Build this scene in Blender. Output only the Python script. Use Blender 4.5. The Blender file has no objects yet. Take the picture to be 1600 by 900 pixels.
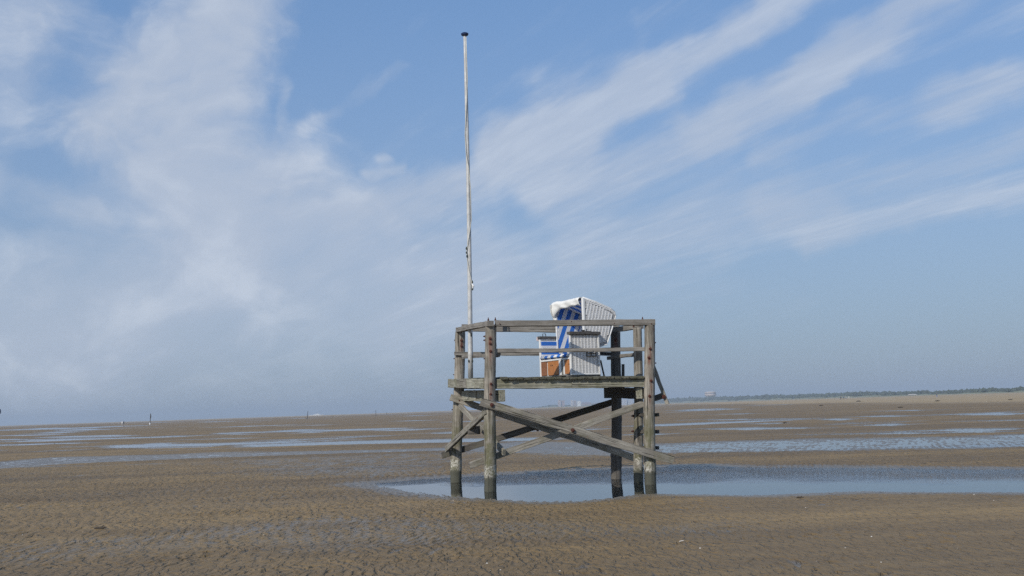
import bpy, bmesh, math, random
import numpy as np
from mathutils import Vector, Matrix, Euler
R = math.radians
random.seed(7)
scene = bpy.context.scene
col = scene.collection

# ------------------------------------------------------------------ camera
EYE = Vector((0.0, 0.0, 1.55))
PITCH, ROLL = R(6.705), R(-1.92)
cam_d = bpy.data.cameras.new("camera")
cam_d.sensor_width = 36.0
cam_d.lens = 36.0
cam_d.clip_start = 0.1
cam_d.clip_end = 30000.0
cam = bpy.data.objects.new("camera", cam_d)
CM = Matrix.Rotation(R(90) + PITCH, 3, 'X') @ Matrix.Rotation(ROLL, 3, 'Z')
cam.matrix_world = Matrix.Translation(EYE) @ CM.to_4x4()
col.objects.link(cam)
scene.camera = cam

def ray(px, py):
    return CM @ Vector(((px - 800) / 1600, (450 - py) / 1600, -1.0))
def at(px, py, Y):
    """the place in the world at distance Y ahead that is seen at (px, py) of the photograph"""
    d = ray(px, py)
    return EYE + d * (Y / d.y)
def ground(px, py, z=0.0):
    d = ray(px, py)
    return EYE + d * ((z - EYE.z) / d.z)
def azel(px, py):
    d = ray(px, py).normalized()
    return math.atan2(d.x, d.y), math.asin(d.z)

# ------------------------------------------------------------------ exposure
vs = scene.view_settings
vs.view_transform = 'Standard'
vs.look = 'None'
vs.exposure = 0.09
vs.gamma = 1.0
scene.cycles.use_denoising = False
scene.cycles.max_bounces = 6
scene.cycles.transparent_max_bounces = 12
scene.cycles.volume_bounces = 0
scene.cycles.sample_clamp_indirect = 4.0

# ------------------------------------------------------------------ sun
SUN_EL = R(36)
SUN_AZ = math.atan2(-0.58, -0.81)                 # measured from +Y towards +X
sun_dir = Vector((math.sin(SUN_AZ) * math.cos(SUN_EL), math.cos(SUN_AZ) * math.cos(SUN_EL), math.sin(SUN_EL)))
sl = bpy.data.lights.new("sun", 'SUN')
sl.energy = 3.2
sl.angle = R(0.55)
sl.color = (1.0, 0.94, 0.85)
so = bpy.data.objects.new("sun", sl)
so.rotation_euler = (-sun_dir).to_track_quat('-Z', 'Y').to_euler()
col.objects.link(so)

# ------------------------------------------------------------------ node helper
class NT:
    def __init__(s, tree):
        s.t = tree; s.n = tree.nodes; s.l = tree.links
    def put(s, sock, v):
        if isinstance(v, bpy.types.NodeSocket): s.l.new(v, sock)
        elif v is not None:
            if isinstance(v, (tuple, list)) and len(v) == 3 and sock.type == 'RGBA': v = (*v, 1.0)
            sock.default_value = v
    def math(s, op, a, b=None, c=None, clamp=False):
        n = s.n.new('ShaderNodeMath'); n.operation = op; n.use_clamp = clamp
        for i, v in enumerate((a, b, c)):
            if v is not None: s.put(n.inputs[i], v)
        return n.outputs[0]
    def vm(s, op, a, b=None, scale=None):
        n = s.n.new('ShaderNodeVectorMath'); n.operation = op
        s.put(n.inputs[0], a)
        if b is not None: s.put(n.inputs[1], b)
        if scale is not None: s.put(n.inputs['Scale'], scale)
        return n.outputs['Value'] if op in ('LENGTH', 'DOT_PRODUCT', 'DISTANCE') else n.outputs[0]
    def noise(s, vec, scale, detail=4, rough=0.55, dist=0.0, out='Fac'):
        n = s.n.new('ShaderNodeTexNoise')
        if vec is not None: s.put(n.inputs['Vector'], vec)
        s.put(n.inputs['Scale'], scale); n.inputs['Detail'].default_value = detail
        n.inputs['Roughness'].default_value = rough; n.inputs['Distortion'].default_value = dist
        return n.outputs[out]
    def voronoi(s, vec, scale, feature='F1', out='Distance'):
        n = s.n.new('ShaderNodeTexVoronoi'); n.feature = feature
        s.put(n.inputs['Vector'], vec); n.inputs['Scale'].default_value = scale
        return n.outputs[out]
    def mr(s, v, a, b, c=0.0, d=1.0, smooth=True):
        n = s.n.new('ShaderNodeMapRange'); n.interpolation_type = 'SMOOTHSTEP' if smooth else 'LINEAR'
        for i, x in enumerate((v, a, b, c, d)): s.put(n.inputs[i], x)
        return n.outputs[0]
    def mix(s, f, a, b, mode='MIX'):
        n = s.n.new('ShaderNodeMix'); n.data_type = 'RGBA'; n.blend_type = mode
        s.put(n.inputs[0], f); s.put(n.inputs[6], a); s.put(n.inputs[7], b)
        return n.outputs[2]
    def sep(s, v):
        n = s.n.new('ShaderNodeSeparateXYZ'); s.put(n.inputs[0], v); return n.outputs
    def comb(s, x, y, z):
        n = s.n.new('ShaderNodeCombineXYZ')
        for i, v in enumerate((x, y, z)): s.put(n.inputs[i], v)
        return n.outputs[0]
    def bump(s, h, strength, dist, normal=None):
        n = s.n.new('ShaderNodeBump'); n.inputs['Strength'].default_value = strength
        n.inputs['Distance'].default_value = dist; s.put(n.inputs['Height'], h)
        if normal is not None: s.put(n.inputs['Normal'], normal)
        return n.outputs[0]

# ------------------------------------------------------------------ sky
world = bpy.data.worlds.new("World")
scene.world = world
world.use_nodes = True
w = NT(world.node_tree)
for n in list(w.n): w.n.remove(n)
wout = w.n.new('ShaderNodeOutputWorld')
bg = w.n.new('ShaderNodeBackground')
bg.inputs['Strength'].default_value = 0.1
w.l.new(bg.outputs[0], wout.inputs[0])
sky = w.n.new('ShaderNodeTexSky')
sky.sky_type = 'NISHITA'
sky.sun_disc = False
sky.sun_elevation = SUN_EL
sky.sun_rotation = SUN_AZ % (2 * math.pi)
sky.altitude = 0; sky.air_density = 1.0; sky.dust_density = 0.6; sky.ozone_density = 1.6
tc = w.n.new('ShaderNodeTexCoord')
D = w.vm('NORMALIZE', tc.outputs['Generated'])
dx, dy, dz = w.sep(D)
el = w.math('ARCSINE', dz)
az = w.math('ARCTAN2', dx, dy)
AE = w.comb(az, el, 0.0)
# cirrus lies on a high plane, its fibres run towards one far point low on the left
zz = w.math('ADD', w.math('MAXIMUM', dz, 0.0), 0.07)
pxn = w.math('DIVIDE', dx, zz); pyn = w.math('DIVIDE', dy, zz)
ca, sa = math.cos(R(27)), math.sin(R(27))
along = w.math('ADD', w.math('MULTIPLY', pxn, -sa), w.math('MULTIPLY', pyn, ca))
across = w.math('ADD', w.math('MULTIPLY', pxn, ca), w.math('MULTIPLY', pyn, sa))
P_f = w.comb(w.math('MULTIPLY', along, 0.32), w.math('MULTIPLY', across, 1.5), 0.0)
P_c = w.comb(w.math('MULTIPLY', along, 0.5), across, 3.0)
fib = w.noise(P_f, 1.9, 7, 0.58, 0.45)
fib2 = w.noise(P_f, 8.0, 6, 0.62, 0.15)
puff = w.noise(P_c, 1.6, 7, 0.56, 0.5)
warpn = w.noise(AE, 7.0, 4, 0.55, out='Color')
warp = w.vm('SCALE', w.vm('SUBTRACT', warpn, (0.5, 0.5, 0.5)), scale=0.13)
wx, wy, _ = w.sep(warp)
AEw = w.vm('ADD', AE, w.comb(wx, w.math('MULTIPLY', wy, 0.55), 0.0))
def capsule(x0, y0, x1, y1, rad, amp):
    """one bank of cirrus between two directions; rad in photograph pixels (1600 to the radian)"""
    a, b = azel(x0, y0), azel(x1, y1)
    A = (a[0], a[1], 0.0); BA = (b[0] - a[0], b[1] - a[1], 0.0)
    d = w.vm('SUBTRACT', AEw, A)
    h = w.math('DIVIDE', w.vm('DOT_PRODUCT', d, BA), BA[0] ** 2 + BA[1] ** 2, clamp=True)
    dist = w.vm('LENGTH', w.vm('SUBTRACT', d, w.vm('SCALE', BA, scale=h)))
    return w.mr(dist, (0.10 if rad < 90 else 0.0) * rad / 1600.0, rad * 0.97 / 1600.0, amp, 0.0)
caps = [
    (215, 190, 430, -60, 150, 1.10), (250, 160, 340, -40, 110, 0.6), (40, 120, 110, -60, 130, 0.42),
    (260, 190, 350, 330, 180, 0.95), (330, 400, 60, 540, 260, 0.55), (380, 330, 700, 420, 200, 0.55),
    (450, 270, 340, 300, 90, 0.45),
    (520, 350, 900, 215, 66, 0.72), (780, 225, 1020, 130, 66, 0.85), (980, 145, 1270, -40, 54, 0.80),
    (840, 140, 1010, 100, 60, 0.35), (1000, 40, 1100, -20, 45, 0.3),
    (860, 290, 1120, 205, 72, 0.72), (1080, 205, 1300, 95, 72, 0.85), (1260, 110, 1480, -10, 66, 0.8),
    (900, 345, 1240, 265, 80, 0.42), (740, 430, 1200, 320, 85, 0.33), (1200, 225, 1620, 130, 52, 0.55),
    (1200, 320, 1640, 220, 60, 0.62), (1260, 370, 1680, 290, 45, 0.6), (900, 410, 1300, 330, 60, 0.4),
    (0, 260, 140, 330, 45, 0.5), (470, 200, 620, 110, 26, 0.35), (440, 130, 440, 190, 20, 0.3),
    (560, 275, 610, 262, 16, 0.4), (583, 248, 594, 245, 14, 0.35), (-150, 500, 620, 490, 260, 0.50), (-40, 40, 100, -60, 100, 0.4), (1380, 60, 1640, -20, 70, 0.3), (1440, 180, 1660, 120, 50, 0.35), (640, 520, 1200, 470, 90, 0.22), (700, 470, 1100, 420, 80, 0.25),
]
tot = None
for c in caps:
    m = capsule(*c)
    if tot is None: tot = m
    else:  # soft union: 1-(1-a)(1-b) for overlapping banks
        inv = w.math('MULTIPLY', w.math('SUBTRACT', 1.0, w.math('MINIMUM', tot, 0.98)), w.math('SUBTRACT', 1.0, w.math('MINIMUM', m, 0.98)))
        tot = w.math('SUBTRACT', 1.0, inv)
# the sky out of the frame carries the same thin cirrus
outside = w.math('MAXIMUM', w.mr(w.math('ABSOLUTE', az), 0.52, 0.75, 0, 0.45), w.mr(el, 0.42, 0.6, 0, 0.45))
tot = w.math('MAXIMUM', tot, w.math('MULTIPLY', outside, w.mr(puff, 0.35, 0.65)))
billow = w.noise(w.vm('MULTIPLY', AEw, (1.0, 1.5, 1.0)), 9.0, 9, 0.55, 0.35)
billow = w.math('ADD', w.math('MULTIPLY', billow, 0.75), w.math('MULTIPLY', fib, 0.25))
tex = w.math('ADD', w.math('MULTIPLY', fib, 0.5), w.math('ADD', w.math('MULTIPLY', puff, 0.25), w.math('MULTIPLY', fib2, 0.25)))
left_ = w.mr(az, -0.20, -0.05, 1.0, 0.0)
tex = w.math('ADD', w.math('MULTIPLY', tex, w.math('SUBTRACT', 1.0, left_)), w.math('MULTIPLY', billow, left_))
dens = w.math('ADD', w.math('MULTIPLY', tot, 0.85), w.math('MULTIPLY', w.math('SUBTRACT', tex, 0.5), w.mr(el, 0.04, 0.28, 0.45, 2.2)))
dens = w.mr(dens, 0.06, 0.86)
dens = w.math('MULTIPLY', dens, w.mr(az, -0.2, 0.15, 0.88, 0.74))
# clear-sky colour: the Nishita sky with the milky coastal air in front of it
lowf = w.mr(el, -0.02, 0.40, 1.0, 0.0, smooth=False)
lowf = w.math('POWER', lowf, 1.15)
base = w.mix(1.0, sky.outputs[0], (0.60, 0.72, 1.0), 'MULTIPLY')
base = w.mix(0.35, base, (1.75, 3.0, 6.0))
base = w.mix(1.0, base, (1.35, 1.36, 1.16), 'MULTIPLY')
base = w.mix(w.math('MULTIPLY', lowf, 0.95), base, (2.58, 3.20, 4.16))
cloudc = w.mix(w.mr(tex, 0.46, 0.66), (4.45, 5.10, 6.25), (5.45, 6.05, 7.05))
skyc = w.mix(dens, base, cloudc)
w.l.new(skyc, bg.inputs['Color'])

# ------------------------------------------------------------------ materials
def new_mat(name):
    m = bpy.data.materials.new(name); m.use_nodes = True
    nt = NT(m.node_tree)
    b = next(n for n in nt.n if n.type == 'BSDF_PRINCIPLED')
    return m, nt, b
def simple(name, color, rough=0.6, metal=0.0, var=0.15, scale=8.0, bump=0.0):
    m, nt, b = new_mat(name)
    c = nt.n.new('ShaderNodeTexCoord')
    n1 = nt.noise(c.outputs['Object'], scale, 4, 0.6)
    k = nt.mr(n1, 0.25, 0.75, 1 - var, 1 + var)
    colr = nt.vm('SCALE', tuple(color), scale=k)
    nt.put(b.inputs['Base Color'], colr)
    b.inputs['Roughness'].default_value = rough
    b.inputs['Metallic'].default_value = metal
    if bump: nt.put(b.inputs['Normal'], nt.bump(n1, 0.6, bump))
    return m

def wood_mat(name, lo, hi, axis, green=0.0, rust=0.25, tide=False):
    m, nt, b = new_mat(name)
    c = nt.n.new('ShaderNodeTexCoord'); oi = nt.n.new('ShaderNodeObjectInfo'); geo = nt.n.new('ShaderNodeNewGeometry')
    P = nt.vm('ADD', c.outputs['Object'], nt.vm('SCALE', (13.7, 7.1, 23.3), scale=oi.outputs['Random']))
    st = {'x': (1.6, 30, 30), 'z': (26, 26, 1.4)}[axis]
    G = nt.vm('MULTIPLY', P, st)
    grain = nt.noise(G, 1.0, 6, 0.65, 0.35)
    st2 = {'x': (2.2, 90, 90), 'z': (80, 80, 2.0)}[axis]
    fine = nt.noise(nt.vm('MULTIPLY', P, st2), 1.0, 3, 0.6, 0.2)
    crack = nt.noise(nt.vm('MULTIPLY', P, {'x': (0.9, 45, 45), 'z': (34, 34, 0.8)}[axis]), 1.0, 2, 0.5, 0.4)
    crk = nt.mr(crack, 0.37, 0.29, 0, 1)
    patch = nt.noise(P, 2.3, 4, 0.6)
    colr = nt.mix(nt.mr(grain, 0.3, 0.7), lo, hi)
    colr = nt.vm('SCALE', colr, scale=nt.mr(oi.outputs['Random'], 0, 1, 0.78, 1.14, smooth=False))
    colr = nt.mix(nt.mr(patch, 0.38, 0.66, 0, 0.7), colr, tuple(x * 0.75 for x in lo))
    colr = nt.mix(nt.mr(fine, 0.35, 0.7, 0, 0.45), colr, tuple(min(1, x * 1.25) for x in hi))
    # algae
    alg = nt.noise(P, 3.4, 5, 0.7)
    px_, py_, pz_ = nt.sep(geo.outputs['Position'])
    if tide:
        hgt = nt.math('ADD', pz_, nt.math('MULTIPLY', nt.math('SUBTRACT', alg, 0.5), 0.6))
        g = nt.math('MULTIPLY', nt.mr(hgt, 1.9, 0.9, 0.1, 0.75), nt.mr(alg, 0.35, 0.6))
    else:
        g = nt.math('MULTIPLY', nt.mr(alg, 0.45, 0.66), green)
    colr = nt.mix(g, colr, (0.105, 0.105, 0.045))
    # rust bled from the nails
    ra = nt.n.new('ShaderNodeAttribute'); ra.attribute_name = 'rust'
    colr = nt.mix(nt.math('MULTIPLY', ra.outputs['Fac'], nt.mr(alg, 0.35, 0.6, 0.35, 0.85)), colr, (0.16, 0.05, 0.03))
    rs = nt.noise(nt.vm('MULTIPLY', P, {'x': (5, 9, 9), 'z': (9, 9, 3.2)}[axis]), 1.0, 3, 0.55)
    colr = nt.mix(nt.mr(rs, 0.70, 0.76, 0, rust), colr, (0.17, 0.045, 0.028))
    colr = nt.mix(nt.math('MULTIPLY', crk, 0.85), colr, (0.03, 0.025, 0.02))
    rough = 0.85
    if tide:
        wn = nt.noise(P, 16.0, 5, 0.7)
        band = nt.math('ADD', pz_, nt.math('MULTIPLY', nt.math('SUBTRACT', wn, 0.5), 0.22))
        bar = nt.math('MULTIPLY', nt.mr(band, 0.24, 0.28), nt.mr(band, 0.52, 0.46))
        spots = nt.math('MULTIPLY', nt.mr(nt.noise(P, 34.0, 3, 0.6), 0.42, 0.56), nt.mr(nt.noise(P, 7.0, 2), 0.35, 0.55, 0.25, 0.95))
        colr = nt.mix(nt.math('MULTIPLY', bar, spots), colr, (0.52, 0.50, 0.43))
        colr = nt.mix(nt.mr(band, 0.31, 0.20), colr, (0.085, 0.085, 0.065))
    nt.put(b.inputs['Base Color'], colr)
    b.inputs['Roughness'].default_value = rough
    b.inputs['Specular IOR Level'].default_value = 0.25
    hgt2 = nt.math('ADD', nt.math('MULTIPLY', grain, 0.6), nt.math('SUBTRACT', nt.math('MULTIPLY', fine, 0.25), nt.math('MULTIPLY', crk, 1.2)))
    nt.put(b.inputs['Normal'], nt.bump(hgt2, 1.0, 0.02))
    return m

M = {}
M['post'] = wood_mat('weathered_post_wood', (0.095, 0.080, 0.062), (0.42, 0.385, 0.33), 'z', tide=True, rust=0.9)
M['post_shaded'] = wood_mat('shaded_post_wood', (0.07, 0.063, 0.055), (0.18, 0.165, 0.145), 'z', rust=0.4)  # darker copy of the post wood, platform shade put into its colour
M['board'] = wood_mat('grey_board_wood', (0.15, 0.135, 0.11), (0.36, 0.335, 0.285), 'x', green=0.35, rust=0.5)
M['rail'] = wood_mat('grey_rail_wood', (0.15, 0.136, 0.118), (0.30, 0.28, 0.25), 'x', green=0.10, rust=0.1)
M['green_beam'] = wood_mat('algae_stained_beam', (0.20, 0.19, 0.14), (0.42, 0.405, 0.33), 'x', green=0.5, rust=0.2)
M['dark_board'] = wood_mat('dark_and_shaded_timber', (0.055, 0.05, 0.045), (0.13, 0.12, 0.105), 'x', green=0.3, rust=0.1)  # dark timber without tar; shade under the deck is put into the colour
M['deck'] = wood_mat('deck_plank_wood', (0.07, 0.068, 0.05), (0.15, 0.145, 0.11), 'x', green=0.5, rust=0.0)
M['iron'] = simple('rusty_iron', (0.09, 0.03, 0.02), 0.8, 0.3, 0.5, 60, 0.002)
M['black_iron'] = simple('dark_iron', (0.03, 0.028, 0.027), 0.6, 0.6, 0.3, 40)
M['pole'] = simple('grey_painted_pole', (0.50, 0.50, 0.485), 0.5, 0.1, 0.18, 9)
M['rope'] = simple('pale_rope', (0.55, 0.54, 0.48), 0.9)
M['dark_rope'] = simple('dark_rope_knot', (0.03, 0.04, 0.03), 0.9)
M['blue_cap'] = simple('dark_blue_cap_paint', (0.012, 0.03, 0.10), 0.4)
M['white'] = simple('white_plastic_paint', (0.74, 0.74, 0.72), 0.5, 0, 0.05)
M['wicker'] = simple('white_wicker', (0.83, 0.82, 0.80), 0.55, 0, 0.10, 30)
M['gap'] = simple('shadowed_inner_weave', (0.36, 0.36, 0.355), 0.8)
M['arm'] = simple('dark_weathered_armrest', (0.09, 0.083, 0.075), 0.6, 0, 0.3, 20)
M['orange'] = simple('orange_varnished_wood', (0.42, 0.17, 0.055), 0.5, 0, 0.18, 14)
M['brown'] = simple('brown_drawer_wood', (0.24, 0.10, 0.045), 0.5, 0, 0.2, 14)  # browner tone, used on the far drawer front
M['canvas'] = simple('white_awning_canvas', (0.74, 0.73, 0.69), 0.8, 0, 0.06, 6)
M['shell'] = simple('bleached_shell', (0.55, 0.52, 0.47), 0.5, 0, 0.15, 60)
M['drift'] = simple('dark_driftwood', (0.05, 0.04, 0.03), 0.9, 0, 0.4, 20, 0.004)

def stripe_mat(name, axis, period, slant=0.0, duty=0.5, off=0.0):
    m, nt, b = new_mat(name)
    c = nt.n.new('ShaderNodeTexCoord')
    s = nt.sep(c.outputs['Object'])
    v = s['XYZ'.index(axis)]
    if slant: v = nt.math('SUBTRACT', v, nt.math('MULTIPLY', s[2], slant))
    fr = nt.math('FRACT', nt.math('ADD', nt.math('DIVIDE', v, period), off + 50.0))
    mask = nt.math('MULTIPLY', nt.mr(fr, 0.0, 0.03), nt.mr(fr, duty + 0.03, duty))
    nz = nt.noise(c.outputs['Object'], 7, 3)
    wht = nt.mix(nz, (0.62, 0.63, 0.64), (0.74, 0.74, 0.73))
    nt.put(b.inputs['Base Color'], nt.mix(mask, wht, (0.025, 0.15, 0.52)))
    b.inputs['Roughness'].default_value = 0.8
    return m
M['stripe_x'] = stripe_mat('blue_white_fabric', 'X', 0.25, 0.0, 0.50)
M['stripe_y'] = stripe_mat('blue_white_side_fabric', 'Y', 0.205, 0.42, 0.52)
M['stripe_z'] = stripe_mat('blue_white_padding', 'Z', 0.185, 0.0, 0.46, 0.25)

# ------------------------------------------------------------------ object helpers
W = {}
def link(o, parent=None, mat4=None):
    mat4 = mat4 if mat4 is not None else Matrix.Identity(4)
    W[o] = mat4.copy()
    if parent is not None:
        o.parent = parent
        o.matrix_basis = W[parent].inverted() @ mat4
    else:
        o.matrix_basis = mat4
    col.objects.link(o)
    return o
def tag(o, label=None, cat=None, group=None, kind=None):
    if label: o['label'] = label
    if cat: o['category'] = cat
    if group: o['group'] = group
    if kind: o['kind'] = kind
    return o
def empty(name, loc, rz=0.0):
    o = bpy.data.objects.new(name, None)
    o.empty_display_size = 0.2
    return link(o, None, Matrix.Translation(loc) @ Matrix.Rotation(rz, 4, 'Z'))
def from_bm(name, bm, mat, parent=None, mat4=None, smooth=False):
    me = bpy.data.meshes.new(name)
    bmesh.ops.recalc_face_normals(bm, faces=bm.faces)
    bm.to_mesh(me); bm.free()
    if smooth: me.shade_smooth()
    me.materials.append(mat)
    return link(bpy.data.objects.new(name, me), parent, mat4)
def add_box(bm, lo, hi, mtx=None):
    vs_ = []
    for x in (lo[0], hi[0]):
        for y in (lo[1], hi[1]):
            for z in (lo[2], hi[2]):
                v = Vector((x, y, z))
                vs_.append(bm.verts.new(mtx @ v if mtx else v))
    for f in ((0, 1, 3, 2), (4, 6, 7, 5), (0, 4, 5, 1), (2, 3, 7, 6), (0, 2, 6, 4), (1, 5, 7, 3)):
        bm.faces.new([vs_[i] for i in f])
    return vs_
def add_tube(bm, pts, rads, seg=10, cap=True, jitter=0.0, rnd=None):
    rings = []
    for i, (p, r) in enumerate(zip(pts, rads)):
        a = pts[max(i - 1, 0)]; b = pts[min(i + 1, len(pts) - 1)]
        t = (Vector(b) - Vector(a)).normalized()
        u = t.cross(Vector((0, 1, 0)) if abs(t.y) < 0.9 else Vector((1, 0, 0))).normalized()
        v = t.cross(u)
        ring = []
        for k in range(seg):
            an = 2 * math.pi * k / seg
            rr = r * (1 + (rnd.uniform(-jitter, jitter) if rnd else 0))
            ring.append(bm.verts.new(Vector(p) + (u * math.cos(an) + v * math.sin(an)) * rr))
        rings.append(ring)
    for a, b in zip(rings, rings[1:]):
        for k in range(seg):
            bm.faces.new((a[k], a[(k + 1) % seg], b[(k + 1) % seg], b[k]))
    if cap:
        bm.faces.new(rings[0]); bm.faces.new(rings[-1])
def frame_between(p0, p1, up=Vector((0, 0, 1))):
    x = (p1 - p0).normalized()
    y = up.cross(x).normalized()
    z = x.cross(y)
    m = Matrix((x, y, z)).transposed().to_4x4()
    m.translation = p0
    return m
def board(name, p0, p1, h, t, mat, parent, bow=0.0, seed=0, up=Vector((0, 0, 1)), cut=(0, 0), bev=0.006):
    """a sawn board from p0 to p1 (centre line), height h, thickness t, with worn edges"""
    rnd = random.Random(seed)
    L = (p1 - p0).length
    bm = bmesh.new()
    n = max(2, int(L / 0.14))
    rings = []
    for i in range(n + 1):
        f = i / n
        x = L * f
        s = 1 + rnd.uniform(-0.03, 0.03)
        dz = bow * math.sin(math.pi * f) + 0.006 * math.sin(f * 5 + seed) * (0 < i < n) + rnd.uniform(-0.002, 0.002)
        cx = cut[0] if i == 0 else (cut[1] if i == n else 0)
        prof = []
        H, T = h / 2 * s, t / 2
        for (yy, zz_) in ((-T, -H + bev), (-T + bev, -H), (T - bev, -H), (T, -H + bev), (T, H - bev), (T - bev, H), (-T + bev, H), (-T, H - bev)):
            e_ = rnd.uniform(-0.0035, 0.0035) if i % 2 else rnd.uniform(-0.002, 0.001)
            prof.append(bm.verts.new((x + cx * zz_ / h, yy + e_ * 0.6, zz_ + dz + e_)))
        rings.append(prof)
    for a, b in zip(rings, rings[1:]):
        for k in range(8):
            bm.faces.new((a[k], a[(k + 1) % 8], b[(k + 1) % 8], b[k]))
    bm.faces.new(rings[0]); bm.faces.new(rings[-1])
    return from_bm(name, bm, mat, parent, frame_between(p0, p1, up))
bolt_mesh = None
def bolt(parent, p, d, r=0.022, ln=0.03):
    global bolt_mesh
    if bolt_mesh is None:
        bm = bmesh.new()
        add_tube(bm, [(0, 0, -0.6), (0, 0, 0.25), (0, 0, 0.3), (0, 0, 1.0)], [1.5, 1.5, 0.8, 0.7], 8)
        bmesh.ops.recalc_face_normals(bm, faces=bm.faces)
        bolt_mesh = bpy.data.meshes.new('bolt'); bm.to_mesh(bolt_mesh); bm.free()
        bolt_mesh.materials.append(M['iron'])
    q = Vector(d).normalized().to_track_quat('Z', 'Y').to_matrix().to_4x4()
    m = Matrix.Translation(p) @ q @ Matrix.Diagonal((r, r, ln, 1))
    return link(bpy.data.objects.new('bolt', bolt_mesh), parent, m)

# ------------------------------------------------------------------ noise in numpy
def _hash(ix, iy, seed):
    h = (ix.astype(np.int64) * 374761393 + iy.astype(np.int64) * 668265263 + seed * 974634777) & 0x7fffffff
    h = ((h ^ (h >> 13)) * 1274126177) & 0x7fffffff
    h = h ^ (h >> 16)
    return (h & 0xffff) / 65535.0
def vnoise(x, y, seed=0):
    ix = np.floor(x); iy = np.floor(y)
    fx = x - ix; fy = y - iy
    fx = fx * fx * fx * (fx * (fx * 6 - 15) + 10); fy = fy * fy * fy * (fy * (fy * 6 - 15) + 10)
    a = _hash(ix, iy, seed); b = _hash(ix + 1, iy, seed); c = _hash(ix, iy + 1, seed); d = _hash(ix + 1, iy + 1, seed)
    return (a + (b - a) * fx) * (1 - fy) + (c + (d - c) * fx) * fy - 0.5
def fbm(x, y, seed=0, oct=3):
    s = 0; a = 1.0; t = 0
    for i in range(oct):
        s = s + a * vnoise(x, y, seed + i * 17); t += a
        x = x * 2.03 + 11.3; y = y * 2.03 + 7.7; a *= 0.5
    return s / t * 2
def sstep(a, b, x):
    t = np.clip((x - a) / (b - a), 0, 1); return t * t * (3 - 2 * t)
def poly_sdf(x, y, pts):
    n = len(pts)
    d = np.full(x.shape, 1e18); inside = np.zeros(x.shape, bool)
    for i in range(n):
        ax, ay = pts[i]; bx, by = pts[(i + 1) % n]
        ex, ey = bx - ax, by - ay
        wx_, wy_ = x - ax, y - ay
        t = np.clip((wx_ * ex + wy_ * ey) / (ex * ex + ey * ey + 1e-12), 0, 1)
        d = np.minimum(d, (wx_ - ex * t) ** 2 + (wy_ - ey * t) ** 2)
        c = ((ay > y) != (by > y)) & (x < (bx - ax) * (y - ay) / (by - ay + 1e-12) + ax)
        inside ^= c
    d = np.sqrt(d)
    return np.where(inside, -d, d)

# pools and damp hollows of the tidal flat: outline as seen, floor height (m above the water table), edge softness (m)
pools = [
    ([(575, 756), (640, 769), (700, 777), (770, 780), (850, 784), (905, 783), (955, 777), (1010, 771), (1100, 772), (1200, 774), (1350, 768), (1450, 769), (1600, 770), (1800, 771), (2100, 775),
      (2100, 738), (1800, 736), (1600, 734), (1450, 733), (1300, 731), (1140, 731), (1100, 728), (1000, 731), (900, 736), (800, 741), (720, 745), (650, 749)], -0.035, 0.55),
    ([(1000, 697), (1100, 692), (1250, 688), (1400, 686), (1600, 682), (1800, 680), (1800, 696), (1600, 698), (1480, 700), (1300, 703), (1100, 706), (1000, 708), (850, 706), (850, 700)], -0.004, 0.9),
    ([(820, 690), (900, 692), (1000, 694), (1000, 712), (900, 712), (820, 706), (700, 706), (700, 698)], 0.006, 1.2),
    ([(380, 695), (560, 689), (720, 686), (860, 684), (860, 688), (720, 691), (560, 694), (380, 699)], -0.02, 0.6),
    ([(-200, 728), (0, 722), (80, 715), (250, 711), (420, 707), (720, 700), (720, 704), (500, 710), (300, 717), (120, 725), (0, 733), (-200, 738)], 0.004, 0.7),
    ([(-60, 856), (100, 843), (220, 832), (420, 812), (560, 800), (640, 812), (560, 830), (420, 846), (300, 862), (200, 874), (0, 890), (-80, 900)], 0.0235, 1.0),
    ([(300, 858), (420, 828), (560, 812), (800, 806), (1000, 815), (1180, 812), (1180, 842), (1000, 852), (800, 848), (600, 862), (420, 872)], 0.0235, 1.0),
    ([(300, 720), (720, 706), (720, 740), (560, 752), (400, 745)], 0.021, 2.0),
]
def streak(x0, y0, x1, y1, th):
    mx, my = (x0 + x1) / 2, (y0 + y1) / 2
    return [(x0, y0), (mx, my + th * 0.5), (x1, y1), (mx, my - th * 0.5)]
st_list = [
    (1040, 657, 1290, 654, 2), (1060, 671, 1310, 669, 5), (1150, 663, 1250, 661, 3), (1280, 656, 1340, 655, 4), (1310, 652, 1460, 649, 2.5), (1500, 648, 1620, 646, 5),
    (1340, 665, 1440, 663, 5), (1380, 675, 1640, 669, 5), (1200, 680, 1660, 674, 3), (960, 667, 1110, 663, 3), (970, 680, 1080, 677, 4), (1440, 660, 1640, 656, 2),
    (1520, 682, 1700, 678, 5), (860, 672, 960, 670, 3), (-40, 682, 130, 678, 2.2), (-40, 688, 60, 686, 2), (60, 694, 150, 692, 2), (-30, 673, 150, 668, 2),
    (170, 697, 300, 691, 1.6), (200, 684, 340, 680, 2), (270, 688, 420, 684, 2), (330, 680, 420, 678, 2), (410, 674, 530, 670, 2.2), (440, 678, 530, 674, 2),
    (560, 674, 720, 669, 3), (640, 678, 760, 675, 3), (480, 684, 640, 680, 1.6), (300, 669, 480, 663, 1.4), (590, 659, 700, 656, 1.2), (120, 668, 260, 664, 1.2),
    (400, 690, 520, 686, 1.5), (780, 676, 860, 673, 2), (0, 708, 130, 703, 1.4), (230, 705, 420, 699, 1.3), (1100, 648, 1200, 646, 1.5), (1350, 643, 1500, 640, 1.3),
]
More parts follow.
